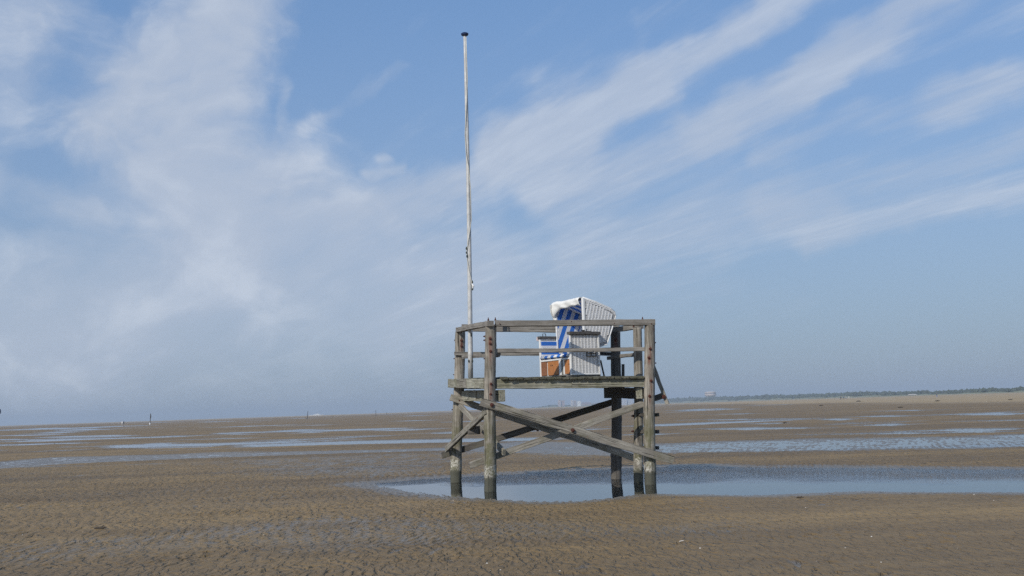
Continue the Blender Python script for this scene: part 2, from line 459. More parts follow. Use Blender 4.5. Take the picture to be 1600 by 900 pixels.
def ground_height(x, y):
    r = np.sqrt(x * x + y * y)
    th = np.abs(np.degrees(np.arctan2(x, y)))
    edge = sstep(31.5, 29.5, th)
    h = 0.034 + 0.010 * fbm(x / 7 + 3, y / 3.2, 3, 3)
    # long shallow swales across the view
    far = sstep(28, 60, r)
    sw = fbm(x / (10 + r * 0.10) + 5, y / (1.6 + r * 0.034), 21, 4)
    h = h - far * 0.055 * sstep(0.27, 0.60, sw)
    warp = 0.35 * fbm(x / 1.6, y / 1.6, 5, 2)
    wa = np.clip(r / 40, 0.3, 6)
    for pts, v, s in pools:
        g = [ground(px, py) for px, py in pts]
        poly = [(p.x, p.y) for p in g]
        xs = [p[0] for p in poly]; ys = [p[1] for p in poly]
        m = (x > min(xs) - 4) & (x < max(xs) + 4) & (y > min(ys) - 4) & (y < max(ys) + 4)
        if not m.any(): continue
        d = poly_sdf(x[m], y[m], poly) + warp[m] * s * 0.9
        k = sstep(s, -s, d)
        if v < 0:
            # the shore crosses the water table on the outline
            prof = np.where(d < 0, v * (1 - np.exp(d / (s * 1.6))) , 0.034 * (1 - np.exp(-d / (s * 1.3))))
            k2 = sstep(s * 3.0, s * 0.8, d)
            h[m] = h[m] * (1 - k2) + prof * k2 + 0.002 * k2
        else:
            h[m] = h[m] * (1 - k) + v * k
    for i, (x0, y0, x1, y1, t) in enumerate(st_list):
        poly = [(p.x, p.y) for p in (ground(a, b) for a, b in streak(x0, y0, x1, y1, t))]
        xs = [p[0] for p in poly]; ys = [p[1] for p in poly]
        pad = 6
        m = (x > min(xs) - pad) & (x < max(xs) + pad) & (y > min(ys) - pad) & (y < max(ys) + pad)
        if not m.any(): continue
        s = 0.45 + 0.008 * (sum(ys) / 4)
        d = poly_sdf(x[m], y[m], poly) + 1.2 * s * fbm(x[m] / (s * 3), y[m] / (s * 1.5), 90 + i, 3)
        k = sstep(s * 0.6, -s * 0.6, d)
        h[m] = h[m] * (1 - k) + (-0.004) * k
    # ripple marks: crests run obliquely away from the eye, broken and joined like a net
    ph = 2.4 * fbm(x / 0.5, y / 1.0, 41, 3) + 7.0 * fbm(x / 4.5, y / 5.0, 47, 2)
    ang = R(74)
    u = 2 * np.pi * (x * math.sin(ang) - y * math.cos(ang)) / 0.115 + ph
    v = 2 * np.pi * (x * math.cos(ang) + y * math.sin(ang)) / 0.46 + 5.0 * fbm(x / 0.6, y / 0.9, 53, 3) + 3.0 * fbm(x / 3, y / 3, 57, 2)
    brk = sstep(-0.9, 0.5, np.sin(v + 0.5 * u))
    rip = (1 - 2 * np.abs(np.sin(0.5 * u + 0.35 * np.sin(v))) ** 0.8) * (0.35 + 0.65 * brk) * 0.85 + 0.45 * np.sin(v + 0.5 * u) + 0.5 * fbm(x / 0.07, y / 0.2, 59, 2)
    amp = 0.0078 * (0.85 + 0.9 * np.clip(fbm(x / 2.3, y / 1.4, 61, 2), -0.7, 1))
    amp = amp * sstep(40, 24, r)
    # smoother sand at the right and in the very front, as in the photograph
    flat = sstep(-1.0, 3.0, x) * sstep(20.5, 18.5, y)
    flat = np.maximum(flat, 0.8 * sstep(10.6, 9.7, y + 0.25 * x * (x < 0)))
    amp = amp * (1 - 0.68 * flat)
    pit = sstep(0.26, 0.40, vnoise(x / 0.075, y / 0.20, 67)) * sstep(-0.2, 0.3, fbm(x / 0.9, y / 1.1, 69, 2))
    rough = (0.0030 * fbm(x / 0.14, y / 0.16, 71, 3) - 0.020 * pit) * sstep(28, 16, r)
    ang2 = R(70)
    u2 = (x * math.sin(ang2) - y * math.cos(ang2)) / 0.21
    rip2 = 0.38 * np.sin(2 * np.pi * u2 + 6.0 * fbm(x / 0.9, y / 1.3, 77, 3)) + 1.1 * fbm(x / 0.24, y / 0.6, 83, 3)
    amp2 = 0.0095 * sstep(18, 34, r) * sstep(170, 80, r)
    far3 = 0.006 * fbm(x / 3.5, y / 5.0, 87, 3) * sstep(60, 140, r)
    h = h + edge * (rip * amp + rough + rip2 * amp2) + far3
    # the open sea far out on the left; the beach climbs gently to the dunes on the right
    az_ = np.degrees(np.arctan2(x, y))
    sea = sstep(1500, 1900, y) * sstep(-4.5, -6.5, az_)
    h = h * (1 - sea) - 0.4 * sea
    dry = dry_mask(x, y)
    h = h + 0.10 * dry + 0.0009 * np.clip(r - 300, 0, 700) * dry
    # behind the camera and beside the frame it is the same flat
    return h
def dry_mask(x, y):
    line = [(840, 636.4), (1040, 633.0), (1200, 632.0), (1400, 631.0), (1600, 630.5), (1900, 629)]
    g = [ground(a, b) for a, b in line]
    azs = np.array([math.atan2(p.x, p.y) for p in g]); rs = np.array([math.log(p.length) for p in g])
    a = np.arctan2(x, y); lr = np.log(np.sqrt(x * x + y * y) + 1e-6)
    t = np.interp(a, azs, rs, left=12.0, right=rs[-1])
    n = 0.25 * fbm(x / 60, y / 60, 101, 3)
    return sstep(-0.10, 0.22, lr - t + n) * (a > azs[0] - 0.01) * (a < 2.2)

def build_ground():
    fine = np.arange(-30.5, 30.5001, 0.062)
    side_l = np.concatenate([np.arange(-180, -34, 5.0), np.array([-33, -32, -31])])
    th = np.radians(np.concatenate([side_l, fine, -side_l[::-1][:-1]]))
    rows = [0.02, 2, 4, 6, 7.5]
    r = 8.4
    while r < 6000:
        rows.append(r)
        if r < 27: r *= 1.0029
        elif r < 60: r *= 1.0045
        elif r < 220: r *= 1.009
        elif r < 1200: r *= 1.035
        else: r *= 1.10
    rows.append(6000.0)
    rr = np.array(rows)
    T, Rr = np.meshgrid(th, rr)
    X = Rr * np.sin(T); Y = Rr * np.cos(T)
    Z = ground_height(X.ravel(), Y.ravel()).reshape(X.shape)
    nr, nc = X.shape
    co = np.stack([X, Y, Z], -1).reshape(-1, 3).astype(np.float32)
    i = np.arange(nr - 1)[:, None] * nc
    j = np.arange(nc)[None, :]
    j2 = (j + 1) % nc
    quads = np.stack([i + j, i + j2, i + nc + j2, i + nc + j], -1).reshape(-1, 4)[:, ::-1]
    me = bpy.data.meshes.new('tidal_flat')
    me.vertices.add(len(co)); me.vertices.foreach_set('co', co.ravel())
    nq = len(quads)
    me.loops.add(nq * 4); me.loops.foreach_set('vertex_index', quads.ravel().astype(np.int32))
    me.polygons.add(nq)
    me.polygons.foreach_set('loop_start', np.arange(0, nq * 4, 4, dtype=np.int32))
    try: me.polygons.foreach_set('loop_total', np.full(nq, 4, dtype=np.int32))
    except Exception: pass
    a = me.attributes.new('dry', 'FLOAT', 'POINT')
    a.data.foreach_set('value', dry_mask(co[:, 0].astype(float), co[:, 1].astype(float)).astype(np.float32))
    me.update(calc_edges=True)
    me.shade_smooth()
    me.materials.append(sand_mat())
    o = link(bpy.data.objects.new('tidal_flat', me))
    tag(o, 'wet brown rippled sand flat reaching to the horizon', kind='structure')
    return o

def sand_mat():
    m, nt, b = new_mat('wet_rippled_sand')
    geo = nt.n.new('ShaderNodeNewGeometry')
    P = geo.outputs['Position']
    x, y, z = nt.sep(P)
    at_ = nt.n.new('ShaderNodeAttribute'); at_.attribute_name = 'dry'
    dry = at_.outputs['Fac']
    big = nt.noise(nt.vm('MULTIPLY', P, (0.16, 0.42, 0)), 1.0, 5, 0.6)
    mid = nt.noise(nt.vm('MULTIPLY', P, (0.9, 1.7, 0)), 1.0, 5, 0.65)
    grit = nt.noise(P, 45.0, 4, 0.7)
    grit2 = nt.noise(P, 260.0, 2, 0.6)
    c = nt.mix(nt.mr(big, 0.35, 0.65), (0.250, 0.184, 0.103), (0.305, 0.220, 0.112))
    c = nt.mix(nt.mr(mid, 0.38, 0.68, 0, 0.55), c, (0.180, 0.132, 0.072))
    c = nt.mix(nt.mr(grit, 0.45, 0.72, 0, 0.40), c, (0.115, 0.085, 0.050))
    c = nt.mix(nt.mr(grit2, 0.55, 0.75, 0, 0.35), c, (0.33, 0.28, 0.21))
    fleck = nt.noise(nt.vm('MULTIPLY', P, (19.0, 6.0, 1)), 1.0, 3, 0.6, 0.8)
    c = nt.mix(nt.mr(fleck, 0.60, 0.70, 0, 0.75), c, (0.070, 0.054, 0.036))
    # far flats are streaked with darker and paler bands of sand
    streakn = nt.noise(nt.vm('MULTIPLY', P, (0.02, 0.16, 0)), 1.0, 8, 0.75)
    c = nt.mix(nt.mr(streakn, 0.42, 0.60, 0, 0.65), c, (0.135, 0.100, 0.062))
    hz = nt.math('ADD', z, nt.math('MULTIPLY', nt.math('SUBTRACT', mid, 0.5), 0.012))
    wet = nt.mr(hz, 0.032, 0.008, 0, 1)
    c = nt.mix(nt.math('MULTIPLY', wet, 0.75), c, (0.120, 0.098, 0.066))
    c = nt.mix(dry, c, nt.mix(nt.noise(nt.vm('MULTIPLY', P, (0.02, 0.05, 0)), 1.0, 4), (0.31, 0.26, 0.20), (0.42, 0.36, 0.29)))
    c = nt.vm('MULTIPLY', c, (1.03, 0.94, 0.75))
    nt.put(b.inputs['Base Color'], c)
    rg = nt.mr(wet, 0, 1, 0.56, 0.28)
    rg = nt.math('ADD', rg, nt.math('MULTIPLY', nt.math('SUBTRACT', grit, 0.5), 0.25))
    nt.put(b.inputs['Roughness'], nt.math('MAXIMUM', rg, nt.math('MULTIPLY', dry, 0.95)))
    nt.put(b.inputs['Specular IOR Level'], nt.math('MULTIPLY', nt.mr(wet, 0, 1, 0.20, 0.5), nt.mr(dry, 0, 1, 1.0, 0.4)))
    bmp = nt.math('ADD', nt.math('MULTIPLY', grit, 1.0), nt.math('MULTIPLY', grit2, 0.25))
    n1 = nt.bump(bmp, 0.9, 0.006)
    n0 = nt.noise(nt.vm('MULTIPLY', P, (1.9, 1.1, 0)), 1.0, 3, 0.6)
    n5 = nt.noise(nt.vm('MULTIPLY', P, (1.2, 0.8, 1)), 1.0, 3, 0.55)
    a_ = R(72)
    uu = nt.math('ADD', nt.math('MULTIPLY', nt.math('SUBTRACT', nt.math('MULTIPLY', x, math.sin(a_)), nt.math('MULTIPLY', y, math.cos(a_))), 2 * math.pi / 0.125), nt.math('MULTIPLY', n0, 22.0))
    vv = nt.math('ADD', nt.math('MULTIPLY', nt.math('ADD', nt.math('MULTIPLY', x, math.cos(a_)), nt.math('MULTIPLY', y, math.sin(a_))), 2 * math.pi / 0.36), nt.math('MULTIPLY', n5, 34.0))
    su = nt.math('SINE', nt.math('ADD', uu, nt.math('MULTIPLY', nt.math('SINE', vv), 0.9)))
    sv = nt.math('SINE', nt.math('ADD', vv, nt.math('MULTIPLY', uu, 0.5)))
    rp = nt.math('ADD', nt.math('MULTIPLY', nt.mr(su, -0.9, 0.5), 0.6), nt.math('MULTIPLY', nt.mr(sv, -0.7, 0.3), 0.8))
    smooth_ = nt.math('MULTIPLY', nt.mr(x, -1.0, 3.5), nt.mr(y, 20.5, 18.5))
    ramp = nt.math('MULTIPLY', nt.mr(mid, 0.30, 0.60, 0.45, 1.0), nt.math('SUBTRACT', 1.0, nt.math('MULTIPLY', smooth_, 0.62)))
    ramp = nt.math('MULTIPLY', ramp, nt.mr(y, 48, 26))
    dimp = nt.noise(nt.vm('MULTIPLY', P, (17.0, 5.0, 0)), 1.0, 2, 0.5, 0.5)
    rp = nt.math('ADD', nt.math('MULTIPLY', rp, ramp), nt.math('MULTIPLY', nt.mr(dimp, 0.66, 0.56), 0.8))
    n1 = nt.bump(rp, 1.0, 0.019, n1)
    # relief of the ripple marks where the sheet itself is too coarse to carry it
    wav = nt.noise(nt.vm('MULTIPLY', P, (5.0, 2.2, 1)), 1.0, 4, 0.65, 0.6)
    d = nt.vm('LENGTH', P)
    k = nt.mr(d, 16, 30, 0.0, 1.0)
    n2 = nt.bump(nt.math('MULTIPLY', wav, k), 1.0, 0.11, n1)
    nt.put(b.inputs['Normal'], n2)
    return m

def water_mat():
    m = bpy.data.materials.new('shallow_tidal_water'); m.use_nodes = True
    nt = NT(m.node_tree)
    for n in list(nt.n): nt.n.remove(n)
    out = nt.n.new('ShaderNodeOutputMaterial')
    geo = nt.n.new('ShaderNodeNewGeometry')
    P = geo.outputs['Position']
    x, y, z = nt.sep(P)
    big = nt.noise(P, 0.35, 3, 0.5)
    # wind reaches the middle and far side of the pools, the near shore stays calm
    line = nt.math('SUBTRACT', y, nt.math('SUBTRACT', 21.1, nt.math('MULTIPLY', x, 0.34)))
    line = nt.math('ADD', line, nt.math('MULTIPLY', nt.math('SUBTRACT', big, 0.5), 4.0))
    wind = nt.mr(line, -0.3, 1.1, 0.0, 1.0)
    farw = nt.mr(y, 25, 34, 0.0, 1.0)
    seaw = nt.mr(y, 900, 1500, 0.0, 1.0)
    wv = nt.noise(nt.vm('MULTIPLY', P, (3.6, 8.5, 1)), 1.0, 4, 0.65, 0.5)
    wv2 = nt.noise(nt.vm('MULTIPLY', P, (13.0, 24.0, 1)), 1.0, 3, 0.6, 0.2)
    hh = nt.math('ADD', wv, nt.math('MULTIPLY', wv2, 0.45))
    st = nt.math('ADD', nt.math('MULTIPLY', wind, nt.math('MULTIPLY', nt.mr(farw, 0, 1, 1.0, 0.012), nt.mr(x, 2.5, 8.0, 1.0, 0.5))), 0.004)
    st = nt.math('ADD', st, seaw)
    nrm = nt.bump(nt.math('MULTIPLY', hh, st), 1.0, 0.040)
    fr = nt.n.new('ShaderNodeFresnel'); fr.inputs['IOR'].default_value = 1.40
    nt.l.new(nrm, fr.inputs['Normal'])
    gl = nt.n.new('ShaderNodeBsdfGlossy'); gl.inputs['Roughness'].default_value = 0.03
    gl.inputs['Color'].default_value = (1, 1, 1, 1)
    nt.l.new(nrm, gl.inputs['Normal'])
    tr = nt.n.new('ShaderNodeBsdfTransparent'); tr.inputs['Color'].default_value = (0.66, 0.76, 0.88, 1)
    mx = nt.n.new('ShaderNodeMixShader')
    nt.l.new(fr.outputs[0], mx.inputs[0]); nt.l.new(tr.outputs[0], mx.inputs[1]); nt.l.new(gl.outputs[0], mx.inputs[2])
    nt.l.new(mx.outputs[0], out.inputs['Surface'])
    return m

build_ground()
bm = bmesh.new()
ringv = [bm.verts.new((5990 * math.cos(2 * math.pi * k / 96), 5990 * math.sin(2 * math.pi * k / 96), 0)) for k in range(96)]
bm.faces.new(ringv)
wt = from_bm('tidal_water', bm, water_mat())
tag(wt, 'shallow water standing in the hollows of the sand flat', kind='structure')

# ------------------------------------------------------------------ the platform
plat_base = ground(880, 757)
plat = empty('lookout_platform', (0.75, 20.6, 0.0))
tag(plat, 'weathered timber platform on stout posts with railings and crossed braces in a pool', 'platform')

gFL, gFR, gBL, gMR, gBR = ground(765.3, 767.5), ground(1015.5, 756.8), ground(712.3, 753.5), ground(998.3, 753.3), ground(963.5, 748)
def post(g, topx, topy, r, seed, bolts=(), mat='post'):
    rnd = random.Random(seed)
    top = at(topx, topy, g.y)
    bm = bmesh.new()
    seg, n = 24, 90
    rl = bm.verts.layers.float.new('rust')
    bp = [at(bx, by, g.y - r * 0.98) for (bx, by, side) in bolts if not side]
    L = top.z + 0.35
    kn = [(rnd.uniform(0.4, L), rnd.uniform(0, 6.28), rnd.uniform(0.006, 0.014)) for _ in range(7)]
    rings = []
    for i in range(n + 1):
        f = i / n
        z = -0.35 + L * f
        cx = g.x + (top.x - g.x) * ((z) / top.z) - g.x + 0.008 * math.sin(z * 2.1 + seed)
        cy = 0.006 * math.sin(z * 1.7 + seed * 2)
        rr = r * (1.05 - 0.09 * f) * (1 + rnd.uniform(-0.012, 0.012))
        ring = []
        for k in range(seg):
            a = 2 * math.pi * k / seg
            q = rr * (1 + 0.02 * math.sin(3 * a + seed) + 0.012 * math.sin(7 * a + seed * 3 + z) + rnd.uniform(-0.008, 0.008))
            for (kz, ka, kh) in kn:
                da = (a - ka + math.pi) % (2 * math.pi) - math.pi
                q += kh * math.exp(-((z - kz) / 0.05) ** 2 - (da / 0.35) ** 2)
            if 0.2 < z < 0.55: q += rnd.uniform(0, 0.008)
            vv_ = bm.verts.new((cx + q * math.cos(a), cy + q * math.sin(a), z))
            ru = 0.0
            for p_ in bp:
                dx_ = g.x + vv_.co.x - p_.x; dz_ = z - p_.z
                if math.sin(a) < 0.2:
                    ru += math.exp(-(dx_ / (0.028 + 0.02 * max(0, -dz_))) ** 2) * (math.exp(-(dz_ / 0.05) ** 2) if dz_ > 0 else math.exp(-(dz_ / 0.20) ** 2))
            vv_[rl] = min(1.0, ru)
            ring.append(vv_)
        rings.append(ring)
    for a, b in zip(rings, rings[1:]):
        for k in range(seg): bm.faces.new((a[k], a[(k + 1) % seg], b[(k + 1) % seg], b[k]))
    bm.faces.new(rings[0])
    topf = bm.faces.new(rings[-1])
    o = from_bm('post', bm, M[mat], plat, Matrix.Translation((g.x, g.y, 0)), smooth=True)
    for (bx, by, side) in bolts:
        p = at(bx, by, g.y - r * 0.98)
        if side: bolt(o, Vector((p.x, g.y, p.z)), (side, -0.2, 0), 0.016, 0.04)
        else: bolt(o, p, (0, -1, 0), 0.019, 0.025)
    return o, top
pFL, tFL = post(gFL, 766.3, 509, 0.112, 1, [(766, 529, 0), (766, 537, 0), (766.5, 549, 0), (767, 600, 0), (758, 525, -1), (758, 531, -1), (758.5, 560, -1), (766.5, 616, 0)])
pFR, tFR = post(gFR, 1014.3, 507, 0.108, 2, [(1016, 545, 0), (1014, 559, 0), (1017.5, 595, 0), (1023, 535, 1), (1023.5, 567, 1), (1015, 619, 0)])
pBL, tBL = post(gBL, 719.5, 518, 0.116, 3, [(712, 531, -1), (712, 551, -1), (711, 560, -1), (710.5, 585, -1), (708, 640, -1), (721, 532, 0), (721, 541, 0)])
pMR, tMR = post(gMR, 996.5, 512, 0.092, 4, [(990, 650, -1), (990, 674, -1)])
pBR, tBR = post(gBR, 962.5, 519, 0.108, 5, [(962, 530, 0)], 'post_shaded')

def zat(px, py, Y): return at(px, py, Y)
def bpx(name, a, b, h, t, mat, seed, **kw):
    """a: (px,py,Y) centre of one end, b: of the other"""
    return board(name, at(*a), at(*b), h, t, mat, plat, seed=seed, **kw)
yFL, yFR, yBL, yMR, yBR = gFL.y, gFR.y, gBL.y, gMR.y, gBR.y
# railings
r1 = bpx('top_rail', (773.5, 505, yFL - 0.02), (1022.5, 503.5, yFR - 0.02), 0.112, 0.14, M['rail'], 11, bow=-0.01)
bpx('top_rail', (766.5, 505.3, yFL - 0.16), (716.5, 515.3, yBL - 0.05), 0.105, 0.13, M['rail'], 12)
bpx('top_rail', (721.5, 512.5, yBL + 0.16), (968, 514.5, yBR + 0.16), 0.165, 0.06, M['rail'], 13)
bpx('top_rail', (1002, 510, yMR - 0.04), (949.5, 515.8, yBR - 0.02), 0.10, 0.12, M['rail'], 14)
bpx('middle_rail', (772, 548, yFL + 0.02), (1007, 545.8, yFR + 0.05), 0.078, 0.05, M['rail'], 15)
bpx('middle_rail', (710, 552.2, yBL - 0.14), (968, 553.5, yBR + 0.13), 0.078, 0.05, M['rail'], 16)
bpx('middle_rail', (779.5, 554.3, yFL + 0.10), (723, 557.8, yBL - 0.20), 0.080, 0.05, M['rail'], 17)
bpx('middle_rail', (991.5, 554.2, yMR - 0.02), (950, 559.5, yBR - 0.14), 0.075, 0.06, M['rail'], 18)
for (bx, by, Y) in ((763, 499.8, yFL), (774, 499.5, yFL), (1004, 498.6, yFR), (990, 509, yMR)):
    bolt(r1, at(bx, by, Y - 0.05), (0, 0, 1), 0.012, 0.045)
for (par, bx, by, Y) in ((r1, 1012, 503, yFR - 0.10), (r1, 1018, 506, yFR - 0.10), (r1, 781, 506, yFL - 0.10), (r1, 893, 502.5, 19.45), (r1, 960, 505, 19.55)):
    bolt(par, at(bx, by, Y), (0, -1, 0), 0.008, 0.008)
# deck corners (top surface)
zFL, zFR, zBL, zBR = at(775, 589.3, yFL).z, at(1006, 587.6, yFR).z, at(712, 592.0, yBL).z, at(963, 589, yBR).z
cFL = Vector((at(757, 590, yFL).x, yFL - 0.02, zFL)); cFR = Vector((at(1006, 588, yFR).x, yFR - 0.02, zFR))
cBL = Vector((at(708, 592, yBL).x, yBL + 0.1, zBL)); cBR = Vector((at(985, 589, yBR).x, yBR + 0.1, zBR))
def deck(u, v, dz=0.0):
    a = cFL.lerp(cFR, u); b = cBL.lerp(cBR, u)
    p = a.lerp(b, v); p.z += dz
    return p
def deck_z(x, y):
    v = (y - yFL) / (yBL - yFL)
    u = (x - cFL.x) / (cFR.x - cFL.x)
    return deck(u, v).z
npl = 21
rnd = random.Random(5)
for i in range(npl):
    u = (i + 0.5) / npl
    a, b = deck(u, -0.032 + rnd.uniform(-0.004, 0.004), -0.022 + rnd.uniform(-0.004, 0.004)), deck(u, 1.02, -0.022)
    if u < 0.085: a = deck(u, 0.055, -0.022)
    if u > 0.93: b = deck(u, 0.99, -0.022)
    wd = 3.0 / npl - 0.010
    board('deck_plank', a, b, 0.044, wd, M['deck'], plat, seed=100 + i)
# front beam in two lengths, and the side beams
bm_y = 0.065
bpx('edge_beam', (775.5, 600.0, yFL + 0.03), (893, 599.0, (yFL + yFR) / 2 + 0.03), 0.185, 0.07, M['green_beam'], 21)
bpx('edge_beam', (893.4, 599.0, (yFL + yFR) / 2 + 0.03), (1006, 597.6, yFR + 0.03), 0.185, 0.07, M['green_beam'], 22)
bpx('edge_beam', (721, 601, yBL + 0.16), (965, 600, yBR + 0.16), 0.18, 0.07, M['dark_board'], 23)
sx = [(757, 599.8, yFL + 0.02), (744.3, 599.6, yFL + 0.62), (730.5, 599.2, yFL + 1.30), (715.5, 599.0, yFL + 2.15), (701.5, 598.6, yBL + 0.28)]
for i in range(4):
    a, b = list(sx[i]), list(sx[i + 1])
    bpx('side_board', a, (b[0] + 0.35, b[1], b[2]), (0.185, 0.188, 0.19, 0.19)[i], 0.06, M['green_beam'] if i != 2 else M['board'], 30 + i, cut=(0, -0.05 if i == 3 else 0))
# bearers under the deck
bl0, bl1 = at(785, 618.3, yFL - 0.02), at(727, 618.5, yBL)
board('bearer', bl0, bl1, 0.225, 0.11, M['green_beam'], plat, seed=41)
for k, (f0, f1) in enumerate(((0.30, 0.52), (0.55, 0.74), (0.76, 0.98))):
    off = Vector((-0.085, 0, 0))
    board('packing_board', bl0.lerp(bl1, f0) + off, bl0.lerp(bl1, f1) + off, 0.22, 0.045, M['green_beam'], plat, seed=43 + k)
br0, br1 = at(1003, 614.2, yFR + 0.14), at(948, 614.2, yBR + 0.25)
board('bearer', br0, br1, 0.215, 0.13, M['dark_board'], plat, seed=42)
bb = board('bearer_end_block', at(998.5, 614.5, yFR + 0.05), at(998.5, 614.5, yFR + 0.13), 0.21, 0.125, M['green_beam'], plat, seed=44)  # lit end face of the dark bearer, put in as a paler block
board('bearer_end_block', at(1008, 614.5, yFR + 0.16), at(1008, 614.5, yFR + 0.26), 0.21, 0.12, M['dark_board'], plat, seed=45)
for k, v in enumerate((0.25, 0.5, 0.75)):
    board('joist', deck(0.05, v, -0.115), deck(0.96, v, -0.115), 0.14, 0.06, M['dark_board'], plat, seed=46 + k)
# crossed braces
A = bpx('brace', (751, 628, yFL - 0.155), (1052, 719, yFR - 0.155), 0.155, 0.06, M['board'], 51, cut=(0.02, 0.0))
B = bpx('brace', (734, 727.5, yFL + 0.16), (1006, 630.5, yFR + 0.15), 0.125, 0.06, M['board'], 52, cut=(0.03, 0))
C = bpx('brace', (691, 712, yBL + 0.15), (966, 626, yBR + 0.15), 0.135, 0.07, M['dark_board'], 53)
Dd = bpx('brace', (704, 620.5, yBL - 0.16), (991, 715.5, yBR - 0.15), 0.14, 0.07, M['board'], 54)
E = bpx('brace', (760, 642.3, yFL - 0.10), (697.5, 702.5, yBL - 0.02), 0.125, 0.07, M['board'], 55)
F = bpx('brace', (716, 631, yBL - 0.02), (788, 707, yFL + 0.05), 0.12, 0.06, M['board'], 56)
bolt(A, at(768.5, 632.5, yFL - 0.19), (0, -1, 0), 0.026, 0.03)
bolt(A, at(895, 672, yFL - 0.05), (0, -1, 0), 0.026, 0.03)
bolt(A, at(1020.5, 708.5, yFR - 0.19), (0, -1, 0), 0.026, 0.03)
bolt(Dd, at(718, 626, yBL - 0.20), (0, -1, 0), 0.026, 0.03)
bolt(Dd, at(840, 671.5, yBL - 0.3), (0, -1, 0), 0.022, 0.03)
board('spacer_block', at(732, 673, 20.85), at(749, 672, 20.8), 0.16, 0.12, M['dark_board'], plat, seed=57)
# ladder fixed between the two near right posts
for k, (y_, ) in enumerate(((648,), (674.5,), (699.5,))):
    bpx('ladder_rung', (1028.5, y_, yFR + 0.14), (992, y_ + 0.3, yMR + 0.02), 0.07, 0.055, M['dark_board'], 60 + k)
sb = bpx('ladder_rail', (1021, 573, yFR + 0.32), (1043, 631.5, yFR + 0.24), 0.075, 0.045, M['board'], 65)
bolt(sb, at(1037, 620, yFR + 0.2), (0, -1, 0), 0.03, 0.02)
bpx('ladder_bracket', (1018, 623.5, yFR + 0.32), (1036, 618, yFR + 0.26), 0.115, 0.045, M['dark_board'], 66)
bpx('ladder_stile', (973.5, 569, yBR + 0.02), (973.5, 612, yBR + 0.02), 0.065, 0.06, M['dark_board'], 67, up=Vector((0, 1, 0)))
bpx('prop_board', (938.5, 563, 21.45), (944, 588, 21.5), 0.07, 0.03, M['deck'], 68, up=Vector((0, 1, 0)))

# ------------------------------------------------------------------ flagpole
fb = at(735.3, 590, 21.55)
fb.z = deck_z(fb.x, fb.y)
ft = at(726.2, 55, 21.55)
fp = empty('flagpole', fb)
tag(fp, 'tall thin grey flagpole with a flat blue cap, at the platform back left corner', 'flagpole')
bm = bmesh.new()
n = 14
pts, rad = [], []
for i in range(n + 1):
    f = i / n
    p = fb.lerp(ft, f); p.x += 0.02 * math.sin(math.pi * f) ; pts.append(p - fb); rad.append(0.054 * (1 - f) + 0.032 * f)
add_tube(bm, pts, rad, 16)
from_bm('pole', bm, M['pole'], fp, Matrix.Translation(fb), True)
bm = bmesh.new()
t = ft - fb
add_tube(bm, [t + Vector((0, 0, -0.02)), t + Vector((0, 0, 0.0)), t + Vector((0, 0, 0.03)), t + Vector((0, 0, 0.05))], [0.035, 0.075, 0.085, 0.06], 16)
from_bm('cap', bm, M['blue_cap'], fp, Matrix.Translation(fb))
def pole_pt(py, dx=0.0, dy=-0.06):
    f = (590 - py) / (590 - 55); p = fb.lerp(ft, f) - fb
    return p + Vector((0.02 * math.sin(math.pi * f) + dx, dy, 0))
bm = bmesh.new()
pp = [(60, .03), (130, .035), (190, -.02), (215, -.045), (245, -.03), (270, .02), (300, .05), (350, .055), (388, -.03), (398, -.055), (410, -.045), (430, .0), (446, .045), (456, .055)]
add_tube(bm, [pole_pt(a, b, -0.055) for a, b in pp], [0.008] * len(pp), 6)
from_bm('halyard', bm, M['rope'], fp, Matrix.Translation(fb), True)
for ys, dx in (((391, 396), -0.055), ((398, 402), -0.055), ((403, 408), -0.045), ((443, 448), 0.055), ((453, 458), 0.06), ((523, 528), 0.02), ((563, 567), -0.03), ((563, 567), 0.045)):
    bm = bmesh.new()
    add_tube(bm, [pole_pt(ys[0], dx, -0.05), pole_pt((ys[0] + ys[1]) / 2, dx * 1.1, -0.06), pole_pt(ys[1], dx, -0.05)], [0.010, 0.016, 0.010], 8)
    from_bm('rope_knot', bm, M['dark_rope'], fp, Matrix.Translation(fb))
bm = bmesh.new()
a0 = pole_pt(448, 0.05); add_tube(bm, [a0, a0 + Vector((0.03, -0.02, -0.05)), a0 + Vector((0.01, -0.02, -0.1))], [0.012, 0.022, 0.01], 8)
from_bm('cleat', bm, M['white'], fp, Matrix.Translation(fb))

# ------------------------------------------------------------------ the beach chair
PHI = R(29)
co_ = at(892.5, 588, 20.45)
co_.z = deck_z(co_.x, co_.y)
CW, CL = 1.22, 0.70
ch = empty('beach_chair', co_, PHI - R(90))
CMx = W[ch]
tag(ch, 'hooded white wicker beach chair with blue striped lining and orange drawers on the platform', 'beach chair')
def cpart(name, bm, mat, parent=None, smooth=False, off=(0, 0, 0)):
    return from_bm(name, bm, mat, parent or ch, CMx @ Matrix.Translation(off), smooth)
def cbox(name, lo, hi, mat, parent=None, bev=0.006):
    bm = bmesh.new(); add_box(bm, lo, hi)
    if bev: bmesh.ops.bevel(bm, geom=bm.edges[:], offset=bev, segments=1, affect='EDGES')
    return cpart(name, bm, mat, parent)
Z0 = 0.03
def inside_poly(p, poly):
    x, y = p; c = False
    for i in range(len(poly)):
        (ax, ay), (bx, by) = poly[i], poly[(i + 1) % len(poly)]
        if (ay > y) != (by > y) and x < (bx - ax) * (y - ay) / (by - ay) + ax: c = not c
    return c
